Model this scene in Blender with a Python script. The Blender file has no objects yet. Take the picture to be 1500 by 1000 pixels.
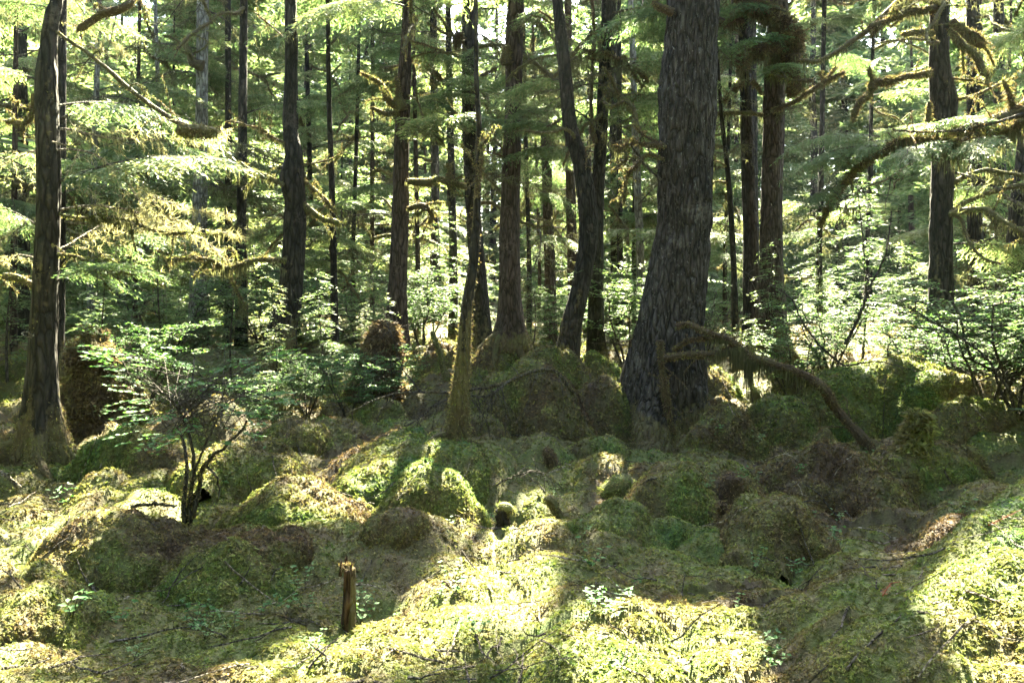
import bpy, math, random
import numpy as np
from mathutils import Matrix, Vector, Euler

# ---------------------------------------------------------------- camera, light, exposure
F = 1177.0            # focal length in pixels of the 1500 px wide photograph
HORIZON = 430.0
CAMZ = 1.6
SUN_EL, SUN_AZ = math.radians(47.0), math.radians(8.0)     # azimuth from +Y towards +X
S = np.array([math.sin(SUN_AZ) * math.cos(SUN_EL), math.cos(SUN_AZ) * math.cos(SUN_EL), math.sin(SUN_EL)])
sc = bpy.context.scene
cam_d = bpy.data.cameras.new('camera'); cam = bpy.data.objects.new('camera', cam_d)
sc.collection.objects.link(cam); sc.camera = cam
cam.location = (0, 0, CAMZ); cam.rotation_euler = (math.pi / 2, 0, 0)
cam_d.sensor_width = 36; cam_d.lens = 36 * F / 1500; cam_d.shift_y = -(500 - HORIZON) / 1500
cam_d.clip_start = 0.05; cam_d.clip_end = 2000
w = bpy.data.worlds.new('World'); sc.world = w; w.use_nodes = True
wn = w.node_tree; bg = wn.nodes['Background']
sky = wn.nodes.new('ShaderNodeTexSky'); sky.sky_type = 'NISHITA'; sky.sun_disc = False
sky.sun_elevation = SUN_EL; sky.sun_rotation = SUN_AZ; sky.dust_density = 2.0; sky.air_density = 1.0
wn.links.new(sky.outputs[0], bg.inputs[0]); bg.inputs[1].default_value = 0.05
sun_d = bpy.data.lights.new('sun', 'SUN'); sun_d.energy = 5.0; sun_d.angle = math.radians(0.53); sun_d.color = (1.0, 0.935, 0.66)
sun = bpy.data.objects.new('sun', sun_d); sc.collection.objects.link(sun)
sun.rotation_euler = Vector(S).to_track_quat('Z', 'Y').to_euler(); sun.location = (5, 10, 40)
sc.view_settings.view_transform = 'Standard'; sc.view_settings.look = 'None'
sc.view_settings.exposure = 5.1; sc.view_settings.gamma = 1.0; sc.view_settings.use_curve_mapping = False
sc.render.engine = 'CYCLES'
cy = sc.cycles
cy.use_denoising = True
cy.max_bounces = 6; cy.diffuse_bounces = 4; cy.glossy_bounces = 2; cy.transmission_bounces = 4; cy.transparent_max_bounces = 4
cy.sample_clamp_indirect = 6.0; cy.caustics_reflective = False; cy.caustics_refractive = False
COL = sc.collection
R = np.random.default_rng(11)
random.seed(5)

# ---------------------------------------------------------------- noise
def _hash(ix, iy, iz, seed):
    h = (ix.astype(np.int64) * 374761393 + iy.astype(np.int64) * 668265263 + iz.astype(np.int64) * 2147483647 + seed * 1274126177) & 0xFFFFFFFF
    h = ((h ^ (h >> 13)) * 1274126177) & 0xFFFFFFFF
    h = ((h ^ (h >> 15)) * 2246822519) & 0xFFFFFFFF
    return ((h ^ (h >> 16)) & 0xFFFFFF) / float(0xFFFFFF)

def vnoise(x, y, z=None, seed=0):
    x = np.asarray(x, float); y = np.asarray(y, float)
    z = np.zeros_like(x) if z is None else np.asarray(z, float)
    ix, iy, iz = np.floor(x), np.floor(y), np.floor(z)
    fx, fy, fz = x - ix, y - iy, z - iz
    ux, uy, uz = fx * fx * (3 - 2 * fx), fy * fy * (3 - 2 * fy), fz * fz * (3 - 2 * fz)
    def g(a, b, c): return _hash(ix + a, iy + b, iz + c, seed)
    def lx(b, c): return g(0, b, c) * (1 - ux) + g(1, b, c) * ux
    r = (lx(0, 0) * (1 - uy) + lx(1, 0) * uy)
    if np.any(z):
        r = r * (1 - uz) + (lx(0, 1) * (1 - uy) + lx(1, 1) * uy) * uz
    return r * 2 - 1

def fbm(x, y, z=None, seed=0, oct=4):
    a, s, f = 1.0, 0.0, 1.0
    for k in range(oct):
        s = s + a * vnoise(np.asarray(x) * f, np.asarray(y) * f, None if z is None else np.asarray(z) * f, seed + k * 17)
        a *= 0.5; f *= 2.03
    return s / 1.9

def domes(x, y, cell, seed):
    """Rounded cushions: 1 at a cell centre, 0 in the creases."""
    x = np.asarray(x) / cell; y = np.asarray(y) / cell
    ix, iy = np.floor(x), np.floor(y); best = np.full(x.shape, 9.0); amp = np.zeros(x.shape)
    z0 = np.zeros_like(ix)
    for a in (-1, 0, 1):
        for b in (-1, 0, 1):
            jx = ix + a + 0.15 + 0.7 * _hash(ix + a, iy + b, z0, seed); jy = iy + b + 0.15 + 0.7 * _hash(ix + a, iy + b, z0, seed + 5)
            d = (x - jx) ** 2 + (y - jy) ** 2
            m = d < best
            best = np.where(m, d, best); amp = np.where(m, 0.35 + 0.65 * _hash(ix + a, iy + b, z0, seed + 9), amp)
    return np.clip(1 - best * 1.5, 0, 1) * amp

def px2w(px, py, Y):
    return np.array([(px - 750) / F * Y, Y, CAMZ - (py - HORIZON) / F * Y])

# ---------------------------------------------------------------- terrain heights
RIDGE = [(1560, 745, 3.35, .95), (1500, 770, 3.3, .8), (1400, 815, 3.2, .7), (1300, 850, 3.15, .62), (1200, 868, 3.15, .55), (1110, 888, 3.25, .45)]
def ridge_h(x, y):
    # the big cushion of moss at the lower right: its crest follows a curve, falling off behind it
    z = np.zeros_like(x)
    xs = np.array([-6., -2.2, -1.2, -.55, -.1, .35, .7, 1.0, 1.25, 1.5, 1.8, 2.2, 2.8, 6])
    hs = np.array([.03, .04, .06, .1, .07, .12, .16, .27, .40, .47, .56, .68, .8, .9])
    ys = np.array([2.7, 2.9, 3.0, 3.3, 3.45, 3.4, 3.4, 3.2, 3.15, 3.15, 3.2, 3.35, 3.6, 4.6])
    h = np.interp(x, xs, hs); yc = np.interp(x, xs, ys)
    back = np.exp(-np.clip(y - yc, 0, None) ** 2 / (2 * (.20 + .12 * h) ** 2))
    front = np.exp(-np.clip(yc - y, 0, None) ** 2 / (2 * 1.1 ** 2))
    return h * np.where(y > yc, back, front)

ANCH = [(507, 905, 4.05, .34), (738, 772, 5.5, .34), (750, 830, 4.75, .35), (272, 806, 5.25, .30), (57, 690, 7.2, .45), (972, 655, 9.2, .8), (930, 880, 4.2, .35), (610, 880, 4.3, .32), (870, 800, 5.0, .38), (1085, 850, 4.6, .35), (300, 905, 4.1, .32), (190, 955, 3.7, .3), (440, 870, 4.5, .3), (400, 960, 3.6, .3), (700, 960, 3.45, .3), (1020, 790, 5.3, .3), (1180, 800, 5.0, .3), (90, 750, 6.2, .5), (200, 720, 6.6, .4), (40, 810, 5.2, .35), (800, 690, 7.2, .4), (1000, 680, 7.6, .4), (1290, 690, 7.3, .35), (1318, 705, 6.8, .28), (1450, 700, 7.0, .28), (1070, 742, 6.3, .22), (1060, 780, 5.4, .22), (850, 750, 6.2, .3), (656, 560, 10.5, .4), (815, 690, 7.2, .25), (992, 710, 6.9, .22), (1412, 790, 4.9, .22), (140, 640, 9.3, .5), (558, 575, 11.2, .5), (1286, 665, 7.7, .3), (1000, 912, 3.35, .26), (880, 935, 3.3, .26), (1110, 892, 3.3, .26), (780, 960, 3.3, .26), (640, 935, 3.5, .26), (500, 965, 3.3, .26), (350, 985, 3.2, .26), (1200, 870, 3.2, .25), (1300, 850, 3.15, .25), (1410, 808, 3.2, .26), (930, 850, 4.6, .3), (1010, 850, 4.5, .3)]
CORR = []
def ground_h(x, y, fine=True):
    x = np.asarray(x, float); y = np.asarray(y, float)
    near = np.clip((y - 2.5) / 3.5, 0, 1)
    z = 0.028 * np.clip(y - 9.5, 0, 30) + 0.0015 * np.clip(y - 40, 0, 400)
    z = z + 0.16 * fbm(x * .33, y * .33, seed=3, oct=3) * near
    z = z + (.36 * domes(x, y, 1.45, 21) - .12) * (.25 + .75 * near) * np.clip(1.5 - y / 40, .3, 1)
    z = z + .44 * (domes(x + .15 * fbm(x * 1.5, y * 1.5, seed=61, oct=3), y + .12 * fbm(x * 1.6, y * 1.7, seed=62, oct=3), .82, 63) ** .65 - .35) * (.15 + .85 * near)
    z = z + .23 * (domes(x + .13 * fbm(x * 2, y * 2, seed=6, oct=2), y + .08 * fbm(x * 3, y * 2, seed=16, oct=2), .50, 33) - .3) * (.35 + .65 * near)
    z = z + ridge_h(x, y) - .20 * np.clip((y - 4) / 2, 0, 1) * np.clip((13 - y) / 3, 0, 1)
    z = z - .12 * np.exp(-((x - 1.35) ** 2 / .35 + (y - 4.45) ** 2 / .3))           # dark hollow behind the cushion
    z = z - .10 * np.exp(-((x + 1.7) ** 2 / .5 + (y - 3.9) ** 2 / .3))
    z = z + .05 * np.clip(-x - 2.0, 0, 2) * np.exp(-(y - 6) ** 2 / 8)
    z = z + .10 * np.clip(x - 2.5, 0, 8) * np.exp(-(y - 11) ** 2 / 30)
    for (cx, cy, cs, cd) in CORR: z = z + cd * np.exp(-((x - cx) ** 2 + (y - cy) ** 2) / (2 * cs * cs))
    if fine:
        z = z + .055 * domes(x + .04 * fbm(x * 5, y * 5, seed=12, oct=2), y + .03 * fbm(x * 6, y * 5, seed=15, oct=2), .17, 44)
        z = z + .018 * fbm(x * 9, y * 9, seed=8, oct=3)
    return z

for (a_, b_, c_, d_) in ANCH:
    q_ = np.array([(a_ - 750) / F * c_, c_, CAMZ - (b_ - HORIZON) / F * c_]); CORR.append((q_[0], q_[1], d_, q_[2] - float(ground_h(q_[:1], q_[1:2], False)[0])))
# mounds: (px, top py, Y, radius x, radius y, tint, label)
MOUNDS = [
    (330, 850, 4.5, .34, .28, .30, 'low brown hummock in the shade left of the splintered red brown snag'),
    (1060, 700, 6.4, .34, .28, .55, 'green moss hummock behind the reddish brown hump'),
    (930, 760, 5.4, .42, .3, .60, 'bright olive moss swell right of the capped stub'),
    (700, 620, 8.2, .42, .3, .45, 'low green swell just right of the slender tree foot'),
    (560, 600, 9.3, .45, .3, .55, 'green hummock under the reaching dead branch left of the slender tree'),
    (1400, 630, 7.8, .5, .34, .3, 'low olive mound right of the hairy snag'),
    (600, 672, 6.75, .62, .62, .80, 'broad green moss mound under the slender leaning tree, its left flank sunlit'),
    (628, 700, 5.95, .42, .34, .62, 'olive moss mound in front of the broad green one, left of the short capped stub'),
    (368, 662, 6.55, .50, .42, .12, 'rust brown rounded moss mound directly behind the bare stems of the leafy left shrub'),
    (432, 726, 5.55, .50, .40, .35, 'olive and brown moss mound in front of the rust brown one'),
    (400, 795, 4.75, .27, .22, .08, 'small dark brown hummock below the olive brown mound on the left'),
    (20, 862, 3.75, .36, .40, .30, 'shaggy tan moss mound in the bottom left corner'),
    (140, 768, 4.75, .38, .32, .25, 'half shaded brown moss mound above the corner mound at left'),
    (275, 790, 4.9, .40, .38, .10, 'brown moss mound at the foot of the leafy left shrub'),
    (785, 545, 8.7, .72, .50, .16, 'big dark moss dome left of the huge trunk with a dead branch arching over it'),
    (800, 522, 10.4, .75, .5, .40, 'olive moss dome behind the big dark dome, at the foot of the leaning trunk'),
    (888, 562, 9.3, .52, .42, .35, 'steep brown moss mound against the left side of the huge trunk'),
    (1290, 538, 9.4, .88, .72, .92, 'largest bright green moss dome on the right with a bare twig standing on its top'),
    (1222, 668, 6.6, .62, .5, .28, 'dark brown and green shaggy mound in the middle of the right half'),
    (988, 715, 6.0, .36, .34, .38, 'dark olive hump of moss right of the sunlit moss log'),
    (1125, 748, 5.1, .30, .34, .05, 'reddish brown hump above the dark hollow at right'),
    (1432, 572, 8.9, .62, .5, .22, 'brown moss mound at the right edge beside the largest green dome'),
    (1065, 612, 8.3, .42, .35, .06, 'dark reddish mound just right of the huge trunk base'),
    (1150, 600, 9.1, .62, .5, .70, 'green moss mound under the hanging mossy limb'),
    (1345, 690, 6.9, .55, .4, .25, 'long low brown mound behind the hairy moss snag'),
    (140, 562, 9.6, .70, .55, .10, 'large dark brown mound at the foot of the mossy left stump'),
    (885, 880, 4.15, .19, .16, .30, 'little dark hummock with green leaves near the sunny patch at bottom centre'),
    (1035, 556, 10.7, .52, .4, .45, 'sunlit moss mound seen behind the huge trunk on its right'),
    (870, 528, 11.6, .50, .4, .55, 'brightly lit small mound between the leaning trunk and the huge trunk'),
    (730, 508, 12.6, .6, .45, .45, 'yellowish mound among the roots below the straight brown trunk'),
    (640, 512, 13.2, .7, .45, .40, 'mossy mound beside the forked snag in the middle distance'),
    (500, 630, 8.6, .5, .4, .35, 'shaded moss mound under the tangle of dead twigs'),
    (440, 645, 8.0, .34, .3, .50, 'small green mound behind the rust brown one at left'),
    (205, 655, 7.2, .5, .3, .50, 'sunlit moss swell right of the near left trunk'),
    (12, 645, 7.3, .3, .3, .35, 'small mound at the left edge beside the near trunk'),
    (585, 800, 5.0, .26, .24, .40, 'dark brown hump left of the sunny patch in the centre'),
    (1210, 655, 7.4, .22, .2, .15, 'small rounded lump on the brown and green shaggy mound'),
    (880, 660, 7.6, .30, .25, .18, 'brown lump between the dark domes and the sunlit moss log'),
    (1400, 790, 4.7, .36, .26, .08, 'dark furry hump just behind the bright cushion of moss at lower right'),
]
MD = []
for (mpx, mpy, Y, rx, ry, tint, lab) in MOUNDS:
    p = px2w(mpx, mpy, Y)
    g = float(ground_h(np.array([p[0]]), np.array([Y]), False)[0])
    MD.append(dict(x=p[0], y=Y, rx=rx, ry=ry, h=max(p[2] - g, .07 + .09 * rx) + (.05 if Y > 6.7 else -.01), g=g, tint=tint, lab=lab, seed=len(MD) * 7 + 100))

def mound_z(m, x, y):
    x = np.asarray(x, float); y = np.asarray(y, float)
    n = 2.6 * fbm(x * 1.7, y * 1.7, seed=m['seed'], oct=4)
    r = np.sqrt(((x - m['x']) / m['rx']) ** 2 + ((y - m['y']) / m['ry']) ** 2) * (1 + .24 * n) * .86
    f = np.clip(1 - r ** 2, 0, 1) ** 1.12
    low = ground_h(x, y, False)
    k = np.clip(1 - r, 0, 1) ** .5
    z = (low * (1 - .75 * k) + m['g'] * .75 * k) + m['h'] * f
    z = z + .10 * f * (domes(x + .1 * n, y, .46, m['seed'] + 13) - .3) + .09 * f * domes(x, y, .24, m['seed'] + 3) + np.clip(f * 5, 0, 1) * (.05 * domes(x + .03 * n, y, .13, 44) + .015 * fbm(x * 10, y * 10, seed=8, oct=3)) - .05 * (1 - np.clip(f * 6, 0, 1))
    return np.where(r < 1.0, z, low - .05 - .25 * (r - 1)), r

def surface(x, y):
    z = ground_h(x, y); own = np.full(z.shape, -1)
    for i, m in enumerate(MD):
        near = (np.abs(x - m['x']) < m['rx'] * 1.35) & (np.abs(y - m['y']) < m['ry'] * 1.35)
        if near.any():
            mz, r = mound_z(m, x[near], y[near])
            up = (mz > z[near]) & (r < 1.0)
            idx = np.nonzero(near)[0][up]
            z[idx] = mz[up]; own[idx] = i
    return z, own
def surf1(x, y): return float(surface(np.array([float(x)]), np.array([float(y)]))[0][0])

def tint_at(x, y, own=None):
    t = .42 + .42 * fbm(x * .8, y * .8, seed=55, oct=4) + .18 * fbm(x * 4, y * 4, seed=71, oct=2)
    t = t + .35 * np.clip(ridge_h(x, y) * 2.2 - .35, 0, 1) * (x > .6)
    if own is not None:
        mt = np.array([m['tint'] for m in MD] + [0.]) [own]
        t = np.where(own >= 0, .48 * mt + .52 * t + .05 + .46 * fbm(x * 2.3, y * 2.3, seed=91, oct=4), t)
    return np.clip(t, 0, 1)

# ---------------------------------------------------------------- mesh builder
class MB:
    def __init__(s): s.v = []; s.q = []; s.t = []; s.qm = []; s.tm = []; s.tint = []; s.var = []; s.n = 0; s.mats = []
    def mat(s, m):
        if m not in s.mats: s.mats.append(m)
        return s.mats.index(m)
    def add(s, V, Q=None, T=None, m=None, tint=.5, var=.5):
        V = np.asarray(V, float).reshape(-1, 3); k = len(V); mi = s.mat(m)
        if Q is not None and len(Q): s.q.append(np.asarray(Q, np.int64) + s.n); s.qm.append(np.full(len(Q), mi))
        if T is not None and len(T): s.t.append(np.asarray(T, np.int64) + s.n); s.tm.append(np.full(len(T), mi))
        s.v.append(V); s.tint.append(np.broadcast_to(np.asarray(tint, float), (k,))); s.var.append(np.broadcast_to(np.asarray(var, float), (k,)))
        s.n += k
    def mesh(s, name, smooth=True):
        me = bpy.data.meshes.new(name)
        V = np.concatenate(s.v); me.vertices.add(len(V)); me.vertices.foreach_set('co', V.astype(np.float32).ravel())
        Q = np.concatenate(s.q) if s.q else np.zeros((0, 4), np.int64); T = np.concatenate(s.t) if s.t else np.zeros((0, 3), np.int64)
        nl = Q.size + T.size; me.loops.add(nl); me.loops.foreach_set('vertex_index', np.concatenate([Q.ravel(), T.ravel()]).astype(np.int32))
        me.polygons.add(len(Q) + len(T))
        st = np.concatenate([np.arange(len(Q)) * 4, Q.size + np.arange(len(T)) * 3]).astype(np.int32)
        me.polygons.foreach_set('loop_start', st)
        me.polygons.foreach_set('material_index', np.concatenate(s.qm + s.tm).astype(np.int32))
        me.polygons.foreach_set('use_smooth', np.full(len(st), bool(smooth)))
        for nm, arr in (('tint', s.tint), ('var', s.var)):
            a = me.attributes.new(nm, 'FLOAT', 'POINT'); a.data.foreach_set('value', np.concatenate(arr).astype(np.float32))
        for m in s.mats: me.materials.append(m)
        me.update(calc_edges=True); me.validate()
        return me
    def build(s, name, parent=None, kind=None, smooth=True, loc=None, label=None, cat=None, group=None):
        if not s.v: return None
        if loc is not None:
            s.v = [np.concatenate(s.v) - np.asarray(loc)]
            # concatenated above; face indices stay valid
        o = bpy.data.objects.new(name, s.mesh(name, smooth)); COL.objects.link(o)
        if loc is not None: o.location = loc
        if parent is not None: o.parent = parent; 
        return tag(o, label, cat, group, kind)

def tag(o, label=None, cat=None, group=None, kind=None):
    if label: o['label'] = label
    if cat: o['category'] = cat
    if group: o['group'] = group
    if kind: o['kind'] = kind
    return o
def thing(name, label, cat, loc=(0, 0, 0), group=None):
    o = bpy.data.objects.new(name, None); COL.objects.link(o); o.location = loc; o.empty_display_size = .2
    return tag(o, label, cat, group)
def place(mesh, name, parent, loc, rot, scale=1.0):
    o = bpy.data.objects.new(name, mesh); COL.objects.link(o); o.parent = parent
    o.location = loc; o.rotation_euler = rot; o.scale = (scale,) * 3 if np.isscalar(scale) else scale
    return o

def smooth_path(P, n):
    P = np.asarray(P, float); k = len(P)
    if k < 3:
        t = np.linspace(0, 1, n)[:, None]; return P[0] * (1 - t) + P[-1] * t
    d = np.concatenate([[0], np.cumsum(np.linalg.norm(np.diff(P[:, :3], axis=0), axis=1))])
    Q = np.vstack([2 * P[0] - P[1], P, 2 * P[-1] - P[-2]])
    s = np.linspace(0, d[-1], n); i = np.clip(np.searchsorted(d, s, 'right') - 1, 0, k - 2)
    t = ((s - d[i]) / np.maximum(d[i + 1] - d[i], 1e-9))[:, None]
    a, b, c, e = Q[i], Q[i + 1], Q[i + 2], Q[i + 3]
    return .5 * (2 * b + (c - a) * t + (2 * a - 5 * b + 4 * c - e) * t ** 2 + (3 * b - a - 3 * c + e) * t ** 3)

def frames(C):
    T = np.gradient(C, axis=0); T /= np.maximum(np.linalg.norm(T, axis=1), 1e-9)[:, None]
    U = np.zeros_like(T); ref = np.array([1., 0, 0]) if abs(T[0][0]) < .8 else np.array([0, 0, 1.])
    u = np.cross(T[0], np.cross(ref, T[0])); u /= np.linalg.norm(u)
    for i in range(len(C)):
        u = u - T[i] * u.dot(T[i]); u /= max(np.linalg.norm(u), 1e-9); U[i] = u
    return T, U, np.cross(T, U)

def tube(mb, C, Rr, nseg, mat, disp=None, tint=.5, var=.5, cap=True):
    C = np.asarray(C, float); m = len(C); Rr = np.broadcast_to(np.asarray(Rr, float), (m,))
    T, U, V = frames(C); th = np.linspace(0, 2 * math.pi, nseg, endpoint=False)
    rad = Rr[:, None] * np.ones(nseg)
    if disp is not None: rad = rad + disp
    N = U[:, None, :] * np.cos(th)[None, :, None] + V[:, None, :] * np.sin(th)[None, :, None]
    P = C[:, None, :] + N * rad[:, :, None]
    i = np.arange(m - 1)[:, None] * nseg; j = np.arange(nseg)[None, :]; j2 = (j + 1) % nseg
    Q = np.stack([i + j, i + j2, i + nseg + j2, i + nseg + j], -1).reshape(-1, 4)
    VV = P.reshape(-1, 3); Tt = None
    tn = tint.reshape(-1) if isinstance(tint, np.ndarray) else np.full(len(VV), tint)
    vr = var.reshape(-1) if isinstance(var, np.ndarray) else np.full(len(VV), var)
    if cap:
        VV = np.vstack([VV, C[0], C[-1]]); a = m * nseg; j = np.arange(nseg); j2 = (j + 1) % nseg
        Tt = np.vstack([np.stack([np.full(nseg, a), j2, j], -1), np.stack([np.full(nseg, a + 1), (m - 1) * nseg + j, (m - 1) * nseg + j2], -1)])
        tn = np.append(tn, [tn[0], tn[-1]]); vr = np.append(vr, [vr[0], vr[-1]])
    mb.add(VV, Q, Tt, mat, tn, vr)
    return P, N

def unit(a): return a / np.maximum(np.linalg.norm(a, axis=-1, keepdims=True), 1e-9)

def blades(mb, P, D, L, W, mat, tint=.5, var=None, rng=R):
    """Single-triangle sprig tips from P along D."""
    n = len(P)
    if n == 0: return
    s = unit(np.cross(D, rng.normal(size=(n, 3)))); W = np.broadcast_to(W, (n,))[:, None]; L = np.broadcast_to(L, (n,))[:, None]
    V = np.stack([P - s * W * .5, P + s * W * .5, P + unit(D) * L], 1).reshape(-1, 3)
    T = np.arange(3 * n).reshape(-1, 3)
    var = rng.random(n) if var is None else var
    mb.add(V, None, T, mat, np.repeat(np.broadcast_to(tint, (n,)), 3), np.repeat(var, 3))

def leaves(mb, P, D, Nn, L, W, mat, tint=.5, rng=R, wide=.45, fold=.12):
    n = len(P)
    if n == 0: return
    D = unit(D); s = unit(np.cross(D, Nn)); up = unit(np.cross(s, D))
    L = np.broadcast_to(L, (n,))[:, None]; W = np.broadcast_to(W, (n,))[:, None]
    V = np.stack([P, P + D * L * wide + s * W * .5 + up * W * fold, P + D * L, P + D * L * wide - s * W * .5 + up * W * fold], 1).reshape(-1, 3)
    mb.add(V, np.arange(4 * n).reshape(-1, 4), None, mat, np.repeat(np.broadcast_to(tint, (n,)), 4), np.repeat(rng.random(n), 4))

# ---------------------------------------------------------------- materials
def nt(name):
    m = bpy.data.materials.new(name); m.use_nodes = True; t = m.node_tree; t.nodes.clear()
    return m, t, t.nodes.new, t.links.new
def ramp(N, pts):
    r = N('ShaderNodeValToRGB'); e = r.color_ramp.elements
    while len(e) < len(pts): e.new(.5)
    for k, (p, c) in enumerate(pts): e[k].position = p; e[k].color = (*c, 1)
    return r
def attr(N, nm):
    a = N('ShaderNodeAttribute'); a.attribute_name = nm; return a.outputs['Fac']
def math_(N, L, op, a, b=None):
    n = N('ShaderNodeMath'); n.operation = op
    for i, x in enumerate((a, b)):
        if x is None: continue
        if isinstance(x, (int, float)): n.inputs[i].default_value = x
        else: L(x, n.inputs[i])
    return n.outputs[0]
def mixc(N, L, f, a, b, mode='MIX'):
    n = N('ShaderNodeMix'); n.data_type = 'RGBA'; n.blend_type = mode
    for s, x in ((n.inputs['Factor'], f), (n.inputs['A'], a), (n.inputs['B'], b)):
        if isinstance(x, (int, float)): s.default_value = x
        elif isinstance(x, tuple): s.default_value = (*x, 1)
        else: L(x, s)
    return n.outputs['Result']
def noise(N, L, vec, scale, detail=4, rough=.6):
    n = N('ShaderNodeTexNoise'); n.inputs['Scale'].default_value = scale; n.inputs['Detail'].default_value = detail; n.inputs['Roughness'].default_value = rough
    if vec is not None: L(vec, n.inputs['Vector'])
    return n.outputs['Fac']
def coords(N, L, scale=(1, 1, 1), kind='Object'):
    c = N('ShaderNodeTexCoord'); m = N('ShaderNodeMapping'); m.inputs['Scale'].default_value = scale
    L(c.outputs[kind], m.inputs['Vector']); return m.outputs['Vector']

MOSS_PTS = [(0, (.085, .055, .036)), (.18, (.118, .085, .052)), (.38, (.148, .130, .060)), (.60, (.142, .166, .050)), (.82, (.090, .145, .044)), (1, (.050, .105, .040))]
def moss_material(name, transl=.35, bump=True):
    m, t, N, L = nt(name)
    v = coords(N, L)
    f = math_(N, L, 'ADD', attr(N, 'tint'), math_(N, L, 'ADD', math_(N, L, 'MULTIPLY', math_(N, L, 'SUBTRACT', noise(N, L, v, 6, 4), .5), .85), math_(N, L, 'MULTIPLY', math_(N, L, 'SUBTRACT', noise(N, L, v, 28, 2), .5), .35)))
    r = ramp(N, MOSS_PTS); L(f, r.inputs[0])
    br = ramp(N, [(0, (.30, .29, .28)), (.45, (.80, .79, .77)), (1, (1.6, 1.55, 1.35))]); L(math_(N, L, 'ADD', attr(N, 'var'), math_(N, L, 'MULTIPLY', math_(N, L, 'SUBTRACT', noise(N, L, v, 45, 2), .5), .5)), br.inputs[0])
    c = mixc(N, L, 1.0, r.outputs[0], br.outputs[0], 'MULTIPLY')
    p = N('ShaderNodeBsdfPrincipled'); L(c, p.inputs['Base Color']); p.inputs['Roughness'].default_value = .8; p.inputs['Specular IOR Level'].default_value = .2
    o = N('ShaderNodeOutputMaterial'); sh = p.outputs[0]
    if transl:
        tr = N('ShaderNodeBsdfTranslucent'); L(mixc(N, L, 1.0, c, (1.35, 1.35, 1.0), 'MULTIPLY'), tr.inputs[0])
        mx = N('ShaderNodeMixShader'); mx.inputs[0].default_value = transl; L(p.outputs[0], mx.inputs[1]); L(tr.outputs[0], mx.inputs[2]); sh = mx.outputs[0]
    if bump:
        b = N('ShaderNodeBump'); b.inputs['Strength'].default_value = .9; b.inputs['Distance'].default_value = .02
        L(noise(N, L, v, 60, 3, .7), b.inputs['Height']); L(b.outputs[0], p.inputs['Normal'])
    L(sh, o.inputs[0]); return m
def leaf_material(name, pts, transl=.45, tcol=(1.5, 1.7, .7), rough=.5, rand=True):
    m, t, N, L = nt(name)
    f = attr(N, 'var')
    if rand:
        oi = N('ShaderNodeObjectInfo'); f = math_(N, L, 'ADD', math_(N, L, 'MULTIPLY', f, .6), math_(N, L, 'MULTIPLY', oi.outputs['Random'], .4))
    r = ramp(N, pts); L(f, r.inputs[0])
    p = N('ShaderNodeBsdfPrincipled'); L(r.outputs[0], p.inputs['Base Color']); p.inputs['Roughness'].default_value = rough; p.inputs['Specular IOR Level'].default_value = .15
    tr = N('ShaderNodeBsdfTranslucent'); L(mixc(N, L, 1.0, r.outputs[0], tcol, 'MULTIPLY'), tr.inputs[0])
    mx = N('ShaderNodeMixShader'); mx.inputs[0].default_value = transl; L(p.outputs[0], mx.inputs[1]); L(tr.outputs[0], mx.inputs[2])
    o = N('ShaderNodeOutputMaterial'); L(mx.outputs[0], o.inputs[0]); return m
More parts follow.
